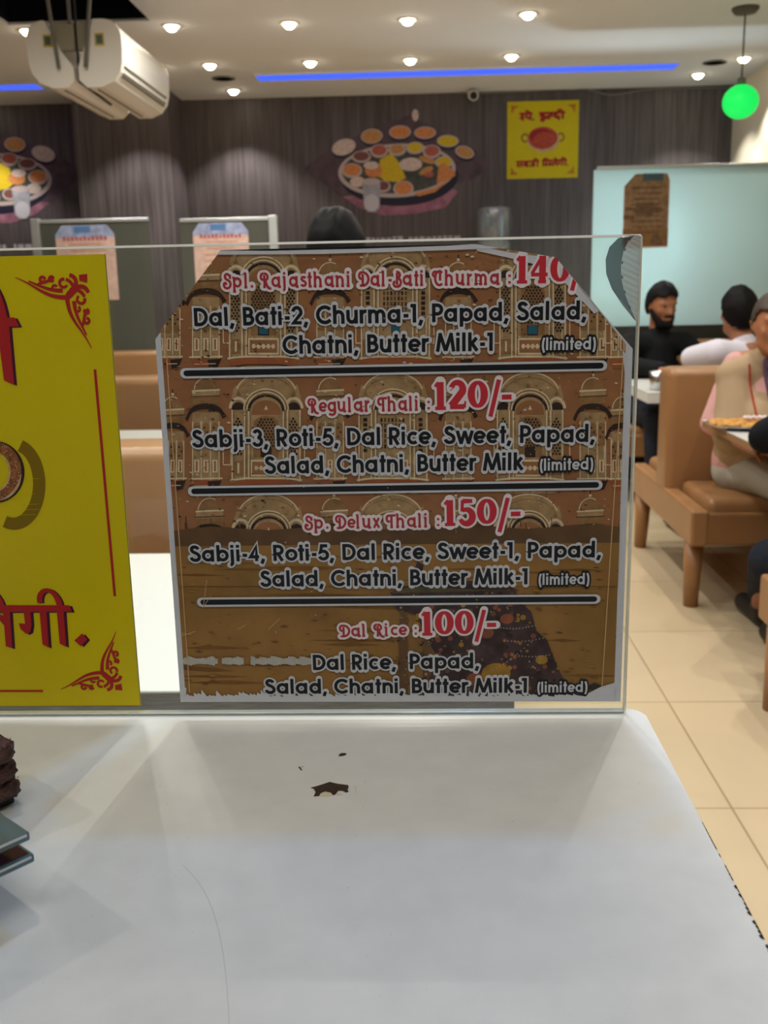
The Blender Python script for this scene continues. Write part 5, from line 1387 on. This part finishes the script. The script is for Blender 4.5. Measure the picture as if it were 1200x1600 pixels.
# man in the tan waistcoat
hv = atY(1197, 506, 4.10)
J = seated(hv.x, 4.16, hv.z, math.radians(180 + 6), .05)
q = atY(1152, 570, 4.16); J['sr'] = Vector((q.x, 4.17, q.z)); J['sl'] = Vector((J['sr'].x + .31, 4.14, q.z - .0))
q = atY(1111, 662, 4.12); J['er'] = Vector((q.x, 4.125, q.z)); J['wr'] = Vector((1.32, 3.93, .665)); 
J['el'] = Vector((J['sl'].x + .06, 4.0, .86)); J['wl'] = Vector((J['sl'].x - .10, 3.80, .80))
q = atY(1180, 748, 3.76)
J['kr'] = Vector((1.44, 3.76, .53)); J['ar'] = Vector((1.47, 3.74, .085)); J['hr'] = Vector((hv.x - .05, 4.16, .53))
J['kl'] = Vector((1.70, 3.76, .53)); J['al'] = Vector((1.70, 3.74, .085))
def waistcoat(root, J, M, o0):
    bm = bmesh.new(); nb = (J['sl'] + J['sr']) / 2; side = (J['sr'] - J['sl']).normalized(); F0 = M @ Vector((0, 1, 0))
    capsule(bm, J['pelvis'] + Vector((0, 0, -.01)), .150, J['chest'], .158); capsule(bm, J['chest'], .155, nb + Vector((0, 0, -.06)), .108)
    for s_ in (-1, 1):
        capsule(bm, J['chest'] + side * .06 * s_, .124, J['pelvis'] + side * .045 * s_, .120)
        capsule(bm, nb + F0 * .02 + side * s_ * .05 + Vector((0, 0, -.010)), .088, nb + F0 * .025 + side * s_ * .175 + Vector((0, 0, -.042)), .070); capsule(bm, nb + F0 * .025 + side * s_ * .17 + Vector((0, 0, -.05)), .070, J['chest'] + F0 * .03 + side * s_ * .10, .108)
    o = fused('waistcoat', bm, MT['tancloth'], root, .010, 5)
    F = M @ Vector((0, 1, 0))
    bpy.context.view_layer.update(); ev = o.evaluated_get(bpy.context.evaluated_depsgraph_get())
    def onfront(top, bot, r, nm, m, n=22):
        P = []
        for k in range(n):
            a = top.lerp(bot, k / (n - 1)); ok, hit, nrm, _ = ev.ray_cast(a + F * .6, -F)
            if ok: P.append(hit + F * r * .3)
        bm = bmesh.new()
        for a_, b_ in zip(P, P[1:]): capsule(bm, a_, r, b_, r, 10)
        return obj(nm, bm, m, root, True)
    up = Vector((0, 0, 1))
    onfront(nb + side * .125 + up * .015, nb + side * .085 - up * .44, .004, 'red_piping', MT['redline'])
    onfront(nb + side * .060 + up * .03, nb + side * .008 - up * .44, .016, 'knit_border', MT['purplecloth'])
person('man in a tan waistcoat over a pink shirt sitting at the table with the plate', J, math.radians(180 - 6), math.radians(6), 'skinf', 'hairgrey', 'pinkcloth', 'greycloth', 1.0, False, 'short', None, waistcoat, .80)

# diner in black at the right edge, back to the camera
q = atY(1188, 684, 3.08)
J = seated(1.50, 2.86, 1.20, math.radians(4), .06)
J['el'] = Vector((q.x + .025, 3.10, q.z)); J['wl'] = Vector((1.27, 3.42, .825)); J['sl'] = Vector((1.30, 2.92, 1.0))
k = atY(1176, 872, 3.34)
J['kl'] = Vector((k.x + .05, 3.31, k.z)); J['hl'] = Vector((1.40, 2.88, .53)); f_ = atZ(1172, 968, .0); J['al'] = Vector((f_.x + .02, f_.y - .06, .085))
f2 = atZ(1200, 1010, 0); J['ar'] = Vector((f2.x + .03, f2.y - .12, .085)); J['kr'] = Vector((1.48, 3.24, .52))
person('diner in a black jacket and dark jeans at the plate table, back turned', J, math.radians(4), 0, 'skin', 'hair', 'blackcloth', 'jeans', 1.0)

# someone standing behind the menu, only the hair shows
hd = atY(525, 394, 3.14)
hz = hd.z - .005
J = dict(pelvis=(hd.x, 3.13, .88), chest=(hd.x, 3.14, 1.14), head=(hd.x, 3.14, hz), sl=(hd.x - .16, 3.14, hz - .25), sr=(hd.x + .16, 3.14, hz - .25), el=(hd.x - .20, 3.12, hz - .50), er=(hd.x + .20, 3.12, hz - .50),
         wl=(hd.x - .20, 3.14, hz - .72), wr=(hd.x + .20, 3.14, hz - .72), hl=(hd.x - .08, 3.13, .82), hr=(hd.x + .08, 3.13, .82), kl=(hd.x - .09, 3.13, .46), kr=(hd.x + .09, 3.13, .46), al=(hd.x - .09, 3.12, .085), ar=(hd.x + .09, 3.12, .085))
person('person whose dark hair shows just above the menu', J, math.radians(20), 0, 'skin', 'hair', 'blackcloth', 'jeans', 1.0, False, 'bushy')
